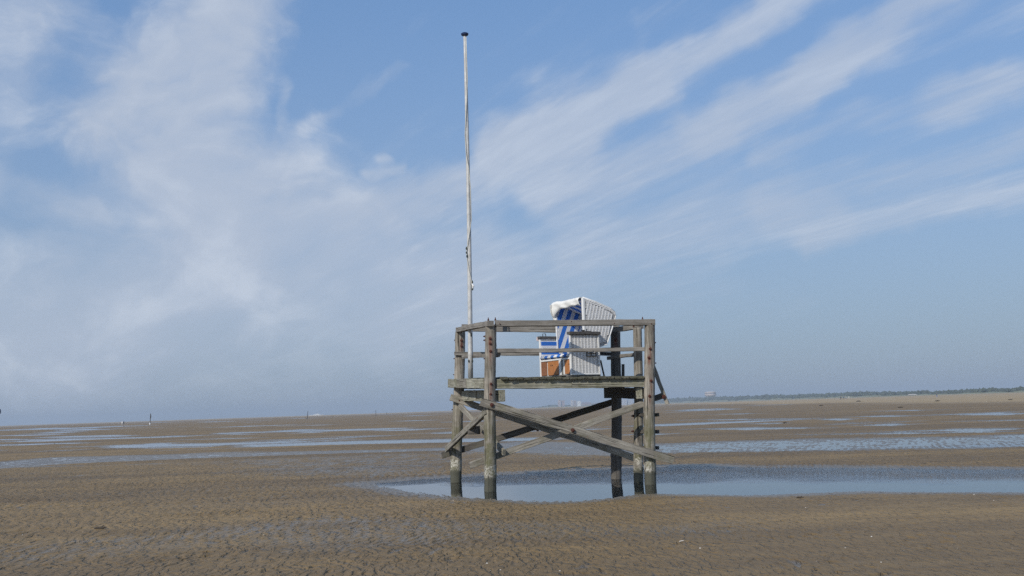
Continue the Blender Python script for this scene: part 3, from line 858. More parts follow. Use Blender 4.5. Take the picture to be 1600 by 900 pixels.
def weave(bm, poly, xpos, out, shear=0.0, pitch_z=0.024, widths=(0.030, 0.040)):
    """strands of wicker: short flat bars in upright columns, alternately proud, inside a side outline"""
    ys = [p[0] for p in poly]; zs = [p[1] for p in poly]
    y = min(ys) - 0.4; k = 0
    while y < max(ys) + 0.4:
        wd = widths[k % len(widths)]
        z = min(zs); r = 0
        while z < max(zs):
            cy = y + wd / 2 + shear * (z - min(zs))
            if all(inside_poly((cy + e * wd * 0.45, z + 0.007), poly) for e in (-1, 1)):
                pr = 0.006 if k % 2 == 0 else 0.002 + 0.003 * (r % 2)
                x0, x1 = (xpos, xpos + out * (0.006 + pr))
                add_box(bm, (min(x0, x1), cy - wd * 0.46, z), (max(x0, x1), cy + wd * 0.46, z + pitch_z * (1.0 if k % 2 == 0 else 0.62)))
            z += pitch_z; r += 1
        y += wd + 0.004; k += 1
# plinth skids, sides with weave
cbox('skid', (-0.12, -0.08, 0.0), (-0.02, CL + 0.02, Z0), M['rail'])
cbox('skid', (-CW + 0.02, -0.08, 0.0), (-CW + 0.12, CL + 0.02, Z0), M['rail'])
side_poly = [(0.03, Z0 + 0.03), (CL - 0.03, Z0 + 0.03), (CL - 0.03, 0.82), (0.03, 0.82)]
for xs, out in ((-0.0, 1), (-CW + 0.04, 1)):
    pn = cbox('side_panel', (xs - 0.03, 0.0, Z0), (xs - 0.008, CL, 0.84), M['gap'] if xs == 0 else M['wicker'], bev=0)
    if xs == 0:
        bm = bmesh.new(); weave(bm, side_poly, -0.008, 1)
        o = cpart('wicker_weave', bm, M['wicker'], pn); o['kind'] = 'stuff'
    for (lo, hi) in (((xs - 0.04, -0.004, Z0), (xs + 0.012, 0.036, 0.84)), ((xs - 0.04, CL - 0.036, Z0), (xs + 0.012, CL + 0.004, 0.84)), ((xs - 0.04, 0.036, Z0), (xs + 0.010, CL - 0.036, Z0 + 0.035))):
        cbox('frame_bar', lo, hi, M['white'], pn)
# padding on the inner face of the far side
bm = bmesh.new(); add_box(bm, (-CW + 0.045, 0.02, 0.42), (-CW + 0.075, CL - 0.02, 0.80)); bmesh.ops.bevel(bm, geom=bm.edges[:], offset=0.012, segments=2, affect='EDGES')
cpart('side_cushion', bm, M['stripe_z'])
arm = cbox('armrest', (-0.06, -0.03, 0.842), (0.045, CL + 0.02, 0.90), M['arm'])
arm2 = cbox('armrest', (-CW - 0.03, -0.03, 0.842), (-CW + 0.075, CL + 0.02, 0.895), M['arm'])
cbox('clasp', (-0.03, 0.30, 0.90), (0.02, 0.36, 0.935), M['black_iron'], arm)
cbox('clasp', (-0.02, 0.38, 0.90), (0.01, 0.52, 0.915), M['black_iron'], arm)
cbox('cup_tray', (-CW - 0.035, -0.04, 0.80), (-CW - 0.0, 0.12, 0.885), simple('pale_pink_tray', (0.60, 0.50, 0.50)), arm2)
bm = bmesh.new(); add_tube(bm, [(-CW, 0.10, 0.89), (-CW, 0.10, 0.95), (-CW, 0.16, 0.96), (-CW, 0.18, 0.89)], [0.008] * 4, 6)
cpart('handle', bm, M['black_iron'], arm2)
# carrying handle on the near side
hp = [(0.016, 0.40, 0.52), (0.045, 0.40, 0.53), (0.05, 0.50, 0.535), (0.045, 0.58, 0.53), (0.016, 0.58, 0.52)]
bm = bmesh.new(); add_tube(bm, hp, [0.011] * 5, 6)
add_box(bm, (0.012, 0.37, 0.46), (0.03, 0.61, 0.475)); add_box(bm, (0.012, 0.37, 0.40), (0.03, 0.60, 0.412))
add_box(bm, (0.012, 0.37, 0.40), (0.028, 0.385, 0.55)); add_box(bm, (0.012, 0.595, 0.40), (0.028, 0.61, 0.55)); add_box(bm, (0.012, 0.48, 0.40), (0.028, 0.495, 0.55))
cpart('handle', bm, M['arm'])
# seat box, drawers
sbx = cbox('seat_box', (-CW + 0.04, 0.03, Z0), (-0.04, CL - 0.02, 0.385), M['white'])
bm = bmesh.new(); add_box(bm, (-CW + 0.05, -0.02, 0.388), (-0.045, 0.62, 0.47)); bmesh.ops.bevel(bm, geom=bm.edges[:], offset=0.022, segments=3, affect='EDGES')
cpart('seat_cushion', bm, M['stripe_x'], smooth=True)
def drawer(t0, t1, mat, holes):
    t0, t1, holes = t0 * 1.20, t1 * 1.18, [(a_ * 1.19, b_) for a_, b_ in holes]
    d = cbox('drawer_front', (-t1, 0.004, Z0 + 0.03), (-t0, 0.027, 0.345), mat)
    for (hx, hz) in holes:
        cbox('finger_hole', (-hx - 0.012, 0.0, hz - 0.016), (-hx + 0.012, 0.006, hz + 0.016), M['black_iron'], d, bev=0.003)
    return d
drawer(0.045, 0.20, M['orange'], [(0.06, 0.25)])
drawer(0.40, 0.77, M['orange'], [(0.60, 0.26), (0.65, 0.26)])
drawer(0.80, 1.00, M['brown'], [])
cbox('drawer_post', (-0.46, 0.0, Z0 + 0.02), (-0.375, 0.028, 0.36), M['white'])
cbox('drawer_post', (-0.29, 0.0, Z0 + 0.02), (-0.25, 0.028, 0.36), M['white'])
cbox('drawer_post', (-0.365, 0.006, Z0 + 0.02), (-0.30, 0.026, 0.36), M['rail'])
cbox('front_bar', (-CW + 0.04, -0.006, 0.352), (-0.04, 0.028, 0.386), M['white'])
cbox('front_bar', (-CW + 0.04, -0.010, Z0), (-0.04, 0.024, Z0 + 0.02), M['rail'])
cbox('back_panel', (-CW + 0.04, CL - 0.018, Z0), (-0.04, CL, 0.60), M['wicker'])
# hood: side outline (y, z)
def hpart(name, bm, mat, parent=None, smooth=False):
    return from_bm(name, bm, mat, parent or ch, CMx @ Matrix.Translation((0, 0.10, 0.03)), smooth)
def hbox(name, lo, hi, mat, parent=None, bev=0.006):
    bm = bmesh.new(); add_box(bm, lo, hi)
    if bev: bmesh.ops.bevel(bm, geom=bm.edges[:], offset=bev, segments=1, affect='EDGES')
    return hpart(name, bm, mat, parent)
H = [(0.30, 1.575), (0.62, 1.49), (0.98, 1.365), (1.07, 1.29), (1.09, 1.20), (0.99, 0.95), (0.84, 0.62), (0.62, 0.56), (0.30, 0.60)]
hx0, hx1 = -0.075, -CW + 0.075
hood = None
bm = bmesh.new()
HM = CMx @ Matrix.Translation((0, 0.10, 0.03))
def sheet(bm, poly, x0, x1):
    a = [bm.verts.new((x0, p[0], p[1])) for p in poly]; b = [bm.verts.new((x1, p[0], p[1])) for p in poly]
    bm.faces.new(a); bm.faces.new(b[::-1])
    for i in range(len(poly)):
        bm.faces.new((a[i], b[i], b[(i + 1) % len(poly)], a[(i + 1) % len(poly)]))
sheet(bm, H, hx0 - 0.02, hx0)
hn = hpart('hood_side', bm, M['gap'])
hp_in = [(0.345, 1.50), (0.60, 1.42), (0.93, 1.30), (1.03, 1.22), (0.95, 0.96), (0.82, 0.67), (0.62, 0.62), (0.345, 0.64)]
bm = bmesh.new(); weave(bm, hp_in, hx0, 1, shear=0.28); o = hpart('wicker_weave', bm, M['wicker'], hn); o['kind'] = 'stuff'
# frame band along the roof, its strands lying the other way
bm = bmesh.new()
for i in range(3):
    (y0, z0), (y1, z1) = H[i], H[i + 1]
    L = math.hypot(y1 - y0, z1 - z0); nn = max(1, int(L / 0.03))
    for k in range(nn):
        f = (k + 0.15) / nn; g_ = (k + 0.85) / nn
        for s_, (d0, d1) in enumerate(((0.012, 0.036), (0.044, 0.068))):
            q = 0.012 + 0.004 * ((k + s_) % 2)
            vs_ = []
            for xx in (hx0, hx0 + q):
                for (ff, dd) in ((f, d0), (g_, d0), (g_, d1), (f, d1)):
                    vs_.append(bm.verts.new((xx, y0 + (y1 - y0) * ff, z0 + (z1 - z0) * ff - dd)))
            for q4 in ((0, 1, 2, 3), (4, 5, 6, 7), (0, 1, 5, 4), (1, 2, 6, 5), (2, 3, 7, 6), (3, 0, 4, 7)):
                bm.faces.new([vs_[i_] for i_ in q4])
o = hpart('band_weave', bm, M['wicker'], hn); o['kind'] = 'stuff'
bm = bmesh.new()
add_tube(bm, [(hx0 - 0.005, p[0], p[1]) for p in H], [0.016] * len(H), 8)
hpart('frame_tube', bm, M['white'], hn, True)
hbox('front_post', (hx0 - 0.045, 0.285, 0.60), (hx0 + 0.018, 0.335, 1.565), M['white'], hn)
bm = bmesh.new(); sheet(bm, H, hx1 - 0.02, hx1)
hf = hpart('hood_side', bm, M['wicker'])
hbox('front_post', (hx1 - 0.025, 0.29, 0.60), (hx1 + 0.012, 0.325, 1.57), M['white'], hf)
# roof and back shell
bm = bmesh.new()
prev = None
for i in range(0, 7):
    p = H[i]; c = (0.55, 1.0)
    dd = Vector((c[0] - p[0], c[1] - p[1])).normalized() * 0.018
    cur = [bm.verts.new((hx0 - 0.02, p[0], p[1])), bm.verts.new((hx1, p[0], p[1])), bm.verts.new((hx1, p[0] + dd.x, p[1] + dd.y)), bm.verts.new((hx0 - 0.02, p[0] + dd.x, p[1] + dd.y))]
    if prev:
        for k in range(4): bm.faces.new((prev[k], prev[(k + 1) % 4], cur[(k + 1) % 4], cur[k]))
    prev = cur
hpart('hood_shell', bm, M['wicker'])
# striped lining: backrest, ceiling, inner far side
def slab(name, pts, x0, x1, th, mat):
    bm = bmesh.new(); a = []
    for (y_, z_) in pts: a.append((y_, z_))
    lo = [bm.verts.new((x0, y_, z_)) for y_, z_ in a]; hi = [bm.verts.new((x1, y_, z_)) for y_, z_ in a]
    lo2 = [bm.verts.new((x0, y_ + th, z_ + th * 0.3)) for y_, z_ in a]; hi2 = [bm.verts.new((x1, y_ + th, z_ + th * 0.3)) for y_, z_ in a]
    for i in range(len(a) - 1):
        bm.faces.new((lo[i], hi[i], hi[i + 1], lo[i + 1])); bm.faces.new((lo2[i], lo2[i + 1], hi2[i + 1], hi2[i]))
        bm.faces.new((lo[i], lo[i + 1], lo2[i + 1], lo2[i])); bm.faces.new((hi[i], hi2[i], hi2[i + 1], hi[i + 1]))
    bm.faces.new((lo[0], lo2[0], hi2[0], hi[0])); bm.faces.new((lo[-1], hi[-1], hi2[-1], lo2[-1]))
    return hpart(name, bm, mat)
slab('backrest', [(0.58, 0.47), (0.70, 0.72), (0.86, 1.02), (0.98, 1.26)], hx1 + 0.02, hx0 - 0.03, 0.03, M['stripe_x'])
slab('ceiling_lining', [(0.96, 1.31), (0.62, 1.44), (0.32, 1.53)], hx1 + 0.02, hx0 - 0.03, 0.012, M['stripe_x'])
bm = bmesh.new(); sheet(bm, [(0.33, 1.51), (0.62, 1.43), (0.94, 1.31), (1.0, 1.20), (0.92, 1.0), (0.72, 0.66), (0.56, 0.47), (0.34, 0.50)], hx1 + 0.003, hx1 + 0.016)
hpart('side_lining', bm, M['stripe_y'])
# awning rolled and folded over the front of the hood
bm = bmesh.new()
ns, nl = 9, 22
rnd = random.Random(3)
grid = []
for j in range(nl + 1):
    f = j / nl
    xx = hx0 - 0.07 + (hx1 - 0.045 - hx0 + 0.07) * f
    sag = 0.008 * math.sin(f * 9) + 0.004 * math.sin(f * 23 + 1)
    row = []
    ex = max(0, (f - 0.72) / 0.28)
    prof = [(0.50, 1.53), (0.42, 1.568), (0.34, 1.588), (0.27, 1.583), (0.23, 1.55), (0.225, 1.51), (0.235, 1.475), (0.23, 1.45 - 0.02 * ex), (0.25, 1.42 - 0.14 * ex), (0.275, 1.43 - 0.2 * ex)]
    for i, (y_, z_) in enumerate(prof):
        k = i / (len(prof) - 1)
        row.append(bm.verts.new((xx + rnd.uniform(-0.004, 0.004), y_ + 0.015 * math.sin(f * 17 + i) * k - 0.02 * ex * math.sin(k * 3.0), z_ + sag * (0.3 + k) + rnd.uniform(-0.006, 0.006))))
    grid.append(row)
for a, b in zip(grid, grid[1:]):
    for i in range(len(a) - 1): bm.faces.new((a[i], b[i], b[i + 1], a[i + 1]))
me_aw = hpart('awning', bm, M['canvas'], smooth=True)
sm = me_aw.modifiers.new('thick', 'SOLIDIFY'); sm.thickness = 0.012
# loose corner flap of the awning on the far side
bm = bmesh.new()
fx = hx1 - 0.01
fl = [(0.16, 1.52), (0.36, 1.58), (0.40, 1.42), (0.36, 1.25), (0.33, 1.12), (0.25, 1.22), (0.17, 1.36)]
cen = bm.verts.new((fx - 0.04, 0.27, 1.36)); vv = [bm.verts.new((fx + 0.03 * math.sin(i * 2.1), y_, z_)) for i, (y_, z_) in enumerate(fl)]
for i in range(len(vv)): bm.faces.new((cen, vv[i], vv[(i + 1) % len(vv)]))
fo = hpart('awning_flap', bm, M['canvas'])
sm = fo.modifiers.new('thick', 'SOLIDIFY'); sm.thickness = 0.01
# ------------------------------------------------------------------ far away
def hterr(x, y):
    return float(ground_height(np.array([float(x)]), np.array([float(y)]))[0])
def gpt(px, py):
    p = ground(px, py); p.z = hterr(p.x, p.y); return p
# marker poles out on the flat
def marker(px, py_base, hpx, lean, label, top=None):
    p = gpt(px, py_base)
    s = p.y / 1600
    e = empty('marker_pole', p)
    tag(e, label, 'pole', 'marker poles far out on the flat')
    bm = bmesh.new(); add_tube(bm, [(0, 0, -0.3), (lean * 0.5 * s, 0, hpx * s * 0.5), (lean * s, 0, hpx * s)], [0.14, 0.12, 0.09], 8)
    from_bm('pole', bm, M['drift'], e, Matrix.Translation(p))
    bm = bmesh.new()
    if top == 'flag':
        add_tube(bm, [(0.05 + lean * s, 0, hpx * s * 0.55), (0.12 + lean * s, 0, hpx * s * 0.75), (0.05 + lean * s, 0, hpx * s * 0.98)], [0.12, 0.24, 0.06], 8)
        from_bm('topmark', bm, M['drift'], e, Matrix.Translation(p))
        bm = bmesh.new(); add_tube(bm, [(0, -0.2, 0), (0, -0.2, 0.35), (0, -0.2, 0.7)], [0.3, 0.26, 0.12], 8)
        from_bm('base_block', bm, M['white'], e, Matrix.Translation(p))
    else:
        add_tube(bm, [(-0.15, 0, 0), (-0.1, 0, 0.35)], [0.25, 0.15], 8)
        from_bm('base_block', bm, M['drift'], e, Matrix.Translation(p))
marker(234.5, 663.5, 17, 0.5, 'tallest distant marker pole at the left, with pale foot and thick top', 'flag')
marker(480, 655, 12, 1.2, 'thin leaning marker pole on the horizon beside the long white ship')
marker(587.5, 650, 9.5, -0.3, 'thin upright dark marker pole on the horizon, second left from the platform')
marker(604, 647.8, 4, 0, 'short dark marker stub on the horizon, nearest to the platform on its left')
# people
def person(px, py, shirt, trousers, label, group, stride=0.15, rz=0.0, s=1.0):
    p = gpt(px, py)
    e = empty('person', p, rz); tag(e, label, 'person', group)
    V = [(0, 0, .95), (0, 0, 1.15), (0, 0, 1.42), (0, 0, 1.50), (0, 0, 1.66), (0, .01, 1.76),
         (-.1, 0, .9), (-.1, -stride, .5), (-.1, -stride * 1.2 + .02, .07), (-.1, -stride * 1.2 - .14, .03),
         (.1, 0, .9), (.1, stride * .7, .5), (.1, stride * 1.3, .07), (.1, stride * 1.3 - .14, .03),
         (-.18, 0, 1.40), (-.25, .06, 1.12), (-.26, -.05, .88), (-.26, -.08, .80), (.18, 0, 1.40), (.25, -.06, 1.12), (.26, .05, .88), (.26, .02, .80)]
    Ed = [(0, 1), (1, 2), (2, 3), (3, 4), (4, 5), (0, 6), (6, 7), (7, 8), (8, 9), (0, 10), (10, 11), (11, 12), (12, 13), (2, 14), (14, 15), (15, 16), (16, 17), (2, 18), (18, 19), (19, 20), (20, 21)]
    Rd = [.14, .14, .15, .06, .10, .08, .09, .06, .045, .04, .09, .06, .045, .04, .06, .045, .035, .04, .06, .045, .035, .04]
    me = bpy.data.meshes.new('body'); me.from_pydata([tuple(c * s for c in v) for v in V], Ed, [])
    o = link(bpy.data.objects.new('body', me), e, W[e])
    sk = o.modifiers.new('skin', 'SKIN')
    for i, r_ in enumerate(Rd): me.skin_vertices[0].data[i].radius = (r_ * s * 1.15, r_ * s * 1.15) if False else (r_ * s, r_ * s * 0.9)
    me.skin_vertices[0].data[0].use_root = True
    m, nt, b = new_mat('clothed_figure')
    c = nt.n.new('ShaderNodeTexCoord'); z = nt.sep(c.outputs['Object'])[2]
    k1 = nt.math('GREATER_THAN', z, 0.93 * s); k2 = nt.math('GREATER_THAN', z, 1.49 * s); k3 = nt.math('GREATER_THAN', z, 1.70 * s)
    cc = nt.mix(k1, trousers, shirt); cc = nt.mix(k2, cc, (0.40, 0.22, 0.15)); cc = nt.mix(k3, cc, (0.05, 0.03, 0.02))
    nt.put(b.inputs['Base Color'], cc); b.inputs['Roughness'].default_value = 0.8
    me.materials.append(m)
    return e
dk, wh, bl, rd_ = (0.03, 0.035, 0.05), (0.75, 0.74, 0.72), (0.05, 0.10, 0.25), (0.35, 0.06, 0.05)
person(190.8, 663.8, wh, wh, 'person dressed in white, far out at the left beside one in dark', 'pair of people far out on the left')
person(193.3, 663.8, dk, dk, 'person in dark clothes, far out at the left beside one in white', 'pair of people far out on the left', rz=0.6)
person(1314, 625.6, dk, dk, 'person in dark clothes walking on the far pale beach, leftmost of the group of four', 'walkers on the far beach')
person(1318.5, 624.8, bl, dk, 'person in a blue top, second from left of four walkers on the far beach', 'walkers on the far beach', 0.2, 0.8)
person(1322, 624.4, wh, bl, 'person in white top and blue trousers, third of the four walkers', 'walkers on the far beach', 0.2, 1.5)
person(1326.5, 623.6, wh, wh, 'person dressed all in white, rightmost of the four walkers', 'walkers on the far beach', 0.15, 2.0)
person(1464, 621.5, dk, bl, 'lone person in a dark top on the far pale beach, below the wooded dunes', None, 0.2, 1.0)
# kite cut by the left edge
kp = at(-1.0, 643, 300)
ke = empty('kite', kp); tag(ke, 'small dark kite low in the sky, cut off by the left edge', 'kite')
bm = bmesh.new()
ks = [Vector((-0.6 + 0.9 * math.sin(a), 0.25 * math.cos(a * 2), 0.85 * math.cos(a))) for a in [i * math.pi / 6 for i in range(7)]]
add_tube(bm, ks, [0.05, 0.22, 0.3, 0.32, 0.3, 0.22, 0.05], 8)
from_bm('canopy', bm, simple('dark_blue_cloth', (0.04, 0.06, 0.12)), ke, Matrix.Translation(kp), True)

# driftwood and shells
def drift(px, py, ln, label, group='driftwood on the flat', rz=0.2):
    p = gpt(px, py)
    bm = bmesh.new(); rn = random.Random(int(px))
    n_ = 6
    th_ = max(0.008, ln * 0.09)
    add_tube(bm, [((i / n_ - 0.5) * ln, rn.uniform(-.08, .08) * ln, th_ * 0.5 + rn.uniform(0, .10) * ln * (i / n_)) for i in range(n_ + 1)], [th_ * q for q in (.4, .9, 1, .95, .8, .6, .25)], 8, jitter=0.15, rnd=rn)
    add_tube(bm, [(0, 0, th_ * 0.7), (0.12 * ln, 0.1 * ln, th_ + 0.10 * ln), (0.2 * ln, 0.12 * ln, th_ + 0.14 * ln)], [th_ * .5, th_ * .4, th_ * .15], 6)
    o = from_bm('driftwood', bm, M['drift'], None, Matrix.Translation(p) @ Matrix.Rotation(rz, 4, 'Z'), True)
    tag(o, label, 'driftwood', group)
drift(157, 830, 0.20, 'short dark stick lying on the rippled sand at the lower left', rz=-0.2)
drift(1250.5, 781, 0.12, 'small dark twig on the sand just below the right part of the pool', rz=-0.5)
drift(1342, 628.3, 1.7, 'dark driftwood log on the far pale beach, right of the group of walkers', rz=0.3)
drift(1465, 628, 1.1, 'dark driftwood piece on the far beach below the lone person', rz=0.1)
drift(1579, 626, 0.9, 'small dark driftwood on the far beach close to the right edge')
drift(1283, 634.4, 1.0, 'small dark driftwood on the far flat, nearer than the walkers and left of them')
drift(1226.5, 661, 0.32, 'small dark lump of driftwood beside a shallow pool right of the platform')
drift(1407, 637.5, 0.8, 'small dark driftwood on the flat, between the walkers and the lone person')
def shell(px, py, r, label, kind='cockle', rz=0.0):
    r *= 0.5
    p = gpt(px, py)
    bm = bmesh.new()
    if kind == 'cockle':
        top = bm.verts.new((0, 0, r * 0.45)); rim = []
        for j, (rr, zz__) in enumerate(((0.55, 0.36), (1.0, 0.0))):
            ring = []
            for k in range(14):
                a = 2 * math.pi * k / 14; q = rr * (1 + (0.05 if k % 2 else -0.05)) * (1.1 if math.cos(a) > 0 else 0.9)
                ring.append(bm.verts.new((r * q * math.cos(a), r * q * 0.85 * math.sin(a), r * zz__)))
            rim.append(ring)
        for k in range(14):
            bm.faces.new((top, rim[0][k], rim[0][(k + 1) % 14])); bm.faces.new((rim[0][k], rim[1][k], rim[1][(k + 1) % 14], rim[0][(k + 1) % 14]))
        bm.faces.new(rim[1][::-1])
    else:
        n_ = 8
        add_tube(bm, [((i / n_ - 0.5) * 2 * r, 0.15 * r * math.sin(i / n_ * 3.1), 0.15 * r + 0.35 * r * (i / n_)) for i in range(n_ + 1)], [r * q for q in (.12, .2, .22, .23, .23, .22, .2, .17, .08)], 8)
    o = from_bm('shell', bm, M['shell'], None, Matrix.Translation(p + Vector((0, 0, 0.002))) @ Matrix.Rotation(rz, 4, 'Z') @ Matrix.Rotation(0.25, 4, 'X'))
    tag(o, label, 'shell', 'shells on the sand')
shell(1065, 851, 0.055, 'long pale razor shell on the near sand, the largest of the shells', 'razor', 0.2)
shell(1094, 861.5, 0.022, 'small white shell just right of and nearer than the long razor shell')
shell(761, 885, 0.024, 'broken white shell near the bottom edge, left of its neighbour', 'cockle', 0.5)
shell(782, 896, 0.016, 'tiny white shell at the very bottom edge under the platform')
shell(875, 897.5, 0.016, 'tiny pale shell at the bottom edge to the right of the platform middle')
shell(755, 815, 0.014, 'tiny white shell on the sand straight below the near left post')
shell(1259, 797, 0.018, 'small white shell on the sand below the dark twig by the pool')
shell(1362, 844, 0.020, 'small white shell on the near sand right of the long razor shell')
shell(1321, 861, 0.014, 'tiny pale shell nearer than the small white shell right of the razor shell')
shell(1377, 884, 0.016, 'tiny white shell close to the bottom edge at the right')
shell(82, 821.5, 0.022, 'small white shell near the left edge on the glistening sand band', 'razor', 0.4)
shell(35, 840, 0.016, 'tiny white shell at the far left on the wet band')
shell(188, 861, 0.022, 'thin white shell lying on the smooth wet sand at the lower left', 'razor', 0.1)
shell(412, 839, 0.014, 'tiny white shell on the grey wet sand band, right of the dark stick')
shell(708, 784.5, 0.018, 'tiny pale shell on the shore of the pool below the back left post')
shell(203, 752.5, 0.018, 'tiny pale shell far off on the ripples at the left')
shell(1522, 775.5, 0.022, 'small pale shell at the pool edge towards the right edge')
shell(1553, 786, 0.016, 'tiny pale shell below the pool edge near the right edge')
# shell grit
bm = bmesh.new(); rn = random.Random(11)
xs_, ys_ = [], []
for i in range(420):
    yy = 9.2 + 14 * rn.random() ** 1.6; xx = rn.uniform(-0.52, 0.52) * yy
    xs_.append(xx); ys_.append(yy)
zs_ = ground_height(np.array(xs_), np.array(ys_))
for xx, yy, zz_ in zip(xs_, ys_, zs_):
    if zz_ < 0.008: continue
    r_ = rn.uniform(0.0015, 0.0045); a = rn.uniform(0, 6.28)
    q = [bm.verts.new((xx + r_ * math.cos(a + k * 2.1), yy + r_ * math.sin(a + k * 2.1), zz_ + 0.001)) for k in range(3)]
    t_ = bm.verts.new((xx, yy, zz_ + r_ * 0.9))
    for k in range(3): bm.faces.new((q[k], q[(k + 1) % 3], t_))
g = from_bm('shell_grit', bm, M['shell']); tag(g, 'tiny pale shell fragments strewn over the near sand', kind='stuff')

# ------------------------------------------------------------------ wooded dunes and the town
M['wood_far'] = simple('woodland_foliage', (0.056, 0.070, 0.048), 0.9, 0, 0.35, 0.06)
M['dune'] = simple('dune_grass_and_sand', (0.20, 0.20, 0.11), 0.95, 0, 0.35, 0.03)
def clump(bm, x, y, z, r, h, rn):
    n0 = len(bm.verts)
    res = bmesh.ops.create_icosphere(bm, subdivisions=1, radius=1.0)
    for v in res['verts']:
        q = 1 + rn.uniform(-0.16, 0.16)
        v.co = Vector((x + v.co.x * r * 1.3 * q, y + v.co.y * r * q, z + (v.co.z * 0.5 + 0.35) * h * q))
def interp(tbl, px):
    for (a, ya), (b, yb) in zip(tbl, tbl[1:]):
        if a <= px <= b: return ya + (yb - ya) * (px - a) / (b - a)
    return tbl[0][1] if px < tbl[0][0] else tbl[-1][1]
skyline = [(1025, 625), (1060, 622.5), (1100, 621), (1150, 620), (1200, 617.8), (1240, 617.5), (1260, 616), (1300, 615.5), (1340, 613), (1380, 612.5), (1400, 612.8), (1430, 611.5), (1445, 610.3), (1460, 612.5), (1480, 610.5), (1505, 609.5), (1530, 608.0), (1550, 607.2), (1580, 607.5), (1600, 604.5), (1680, 603), (1800, 600), (2000, 597)]
dist = [(1025, 2900), (1200, 1900), (1300, 1500), (1450, 1150), (1600, 900), (2000, 800)]
rn = random.Random(21)
bmw = bmesh.new(); bmd = bmesh.new()
px = 1025.0
prevd = None
while px < 2000:
    Yd = interp(dist, px)
    s = Yd / 1600
    for k in range(3):
        Y2 = Yd + rn.uniform(-30, 60)
        topy = interp(skyline, px) - 0.5 + rn.uniform(-0.6, 1.4) + (1.8 * k)
        tp = at(px + rn.uniform(-1, 1), topy, Y2)
        hh_ = max(2.0, tp.z)
        tree_h = rn.uniform(0.55, 0.85) * hh_
        clump(bmw, tp.x, Y2, hh_ - tree_h, rn.uniform(2.2, 4.2) * s, tree_h * 1.35, rn)
    # a few taller crowns stand out of the mass
    if rn.random() < 0.10:
        tp = at(px, interp(skyline, px) - rn.uniform(0.5, 1.6), Yd)
        clump(bmw, tp.x, Yd, tp.z - 3.0, 1.0 * s, 3.4, rn)
    px += 1.9
wd_ = from_bm('woodland', bmw, M['wood_far']); tag(wd_, 'low blue-green belt of trees along the far dunes on the right', kind='stuff')
# the dune ridge in front of the trees
prof_px = list(range(1020, 2001, 10))
rows_ = []
for px in prof_px:
    Yd = interp(dist, px); rowv = []
    base = at(px, 640, Yd); sx_ = base.x
    top = at(px, interp(skyline, px), Yd).z
    for (dy_, fz) in ((-160, 0.0), (-90, 0.10), (-40, 0.28 + 0.10 * math.sin(px * 0.13)), (0, 0.45), (60, 0.5), (300, 0.35), (500, -0.2)):
        rowv.append(bmd.verts.new((sx_ * (Yd + dy_) / Yd, Yd + dy_, (hterr(sx_, Yd + dy_) - 0.2 if fz == 0 else 0) + fz * top + 0.2 * math.sin(px * 0.31 + dy_) * (fz > 0))))
    rows_.append(rowv)
for a, b in zip(rows_, rows_[1:]):
    for i in range(len(a) - 1): bmd.faces.new((a[i], b[i], b[i + 1], a[i + 1]))
dn = from_bm('dunes', bmd, M['dune'], smooth=True); tag(dn, 'low grassy dunes along the back of the beach', kind='structure')
# hill behind the platform that carries the town
bmh = bmesh.new(); bmt = bmesh.new()
hillsky = [(826, 637.2), (840, 635.8), (855, 633.5), (868, 632), (880, 633), (895, 632.5), (915, 631.5), (940, 630.5), (960, 629.5), (985, 629.5), (1010, 627.5), (1030, 626)]
TD = 3000.0
rows_ = []
for px in range(826, 1035, 6):
    b0 = at(px, 640, TD); top = max(at(px, interp(hillsky, px), TD).z, 0.3)
    rows_.append([bmh.verts.new((b0.x * (TD + d_) / TD, TD + d_, z_)) for d_, z_ in ((-260, -0.5), (-120, top * 0.25), (0, top * 0.62), (120, top * 0.62), (400, -0.5))])
for a, b in zip(rows_, rows_[1:]):
    for i in range(4): bmh.faces.new((a[i], b[i], b[i + 1], a[i + 1]))
tag(from_bm('hill', bmh, M['dune'], smooth=True), 'low wooded rise on the horizon behind the platform', kind='structure')
px = 832.0
while px < 1030:
    tp = at(px, interp(hillsky, px) + rn.uniform(-0.5, 1.0), TD + rn.uniform(-40, 20))
    hh_ = max(tp.z, 1.0)
    clump(bmt, tp.x, tp.y, hh_ * 0.5, rn.uniform(2.5, 5.0), hh_ * 0.6, rn)
    px += 1.6
tag(from_bm('far_woodland', bmt, M['wood_far']), 'far-off trees on the rise round the town behind the platform', kind='stuff')

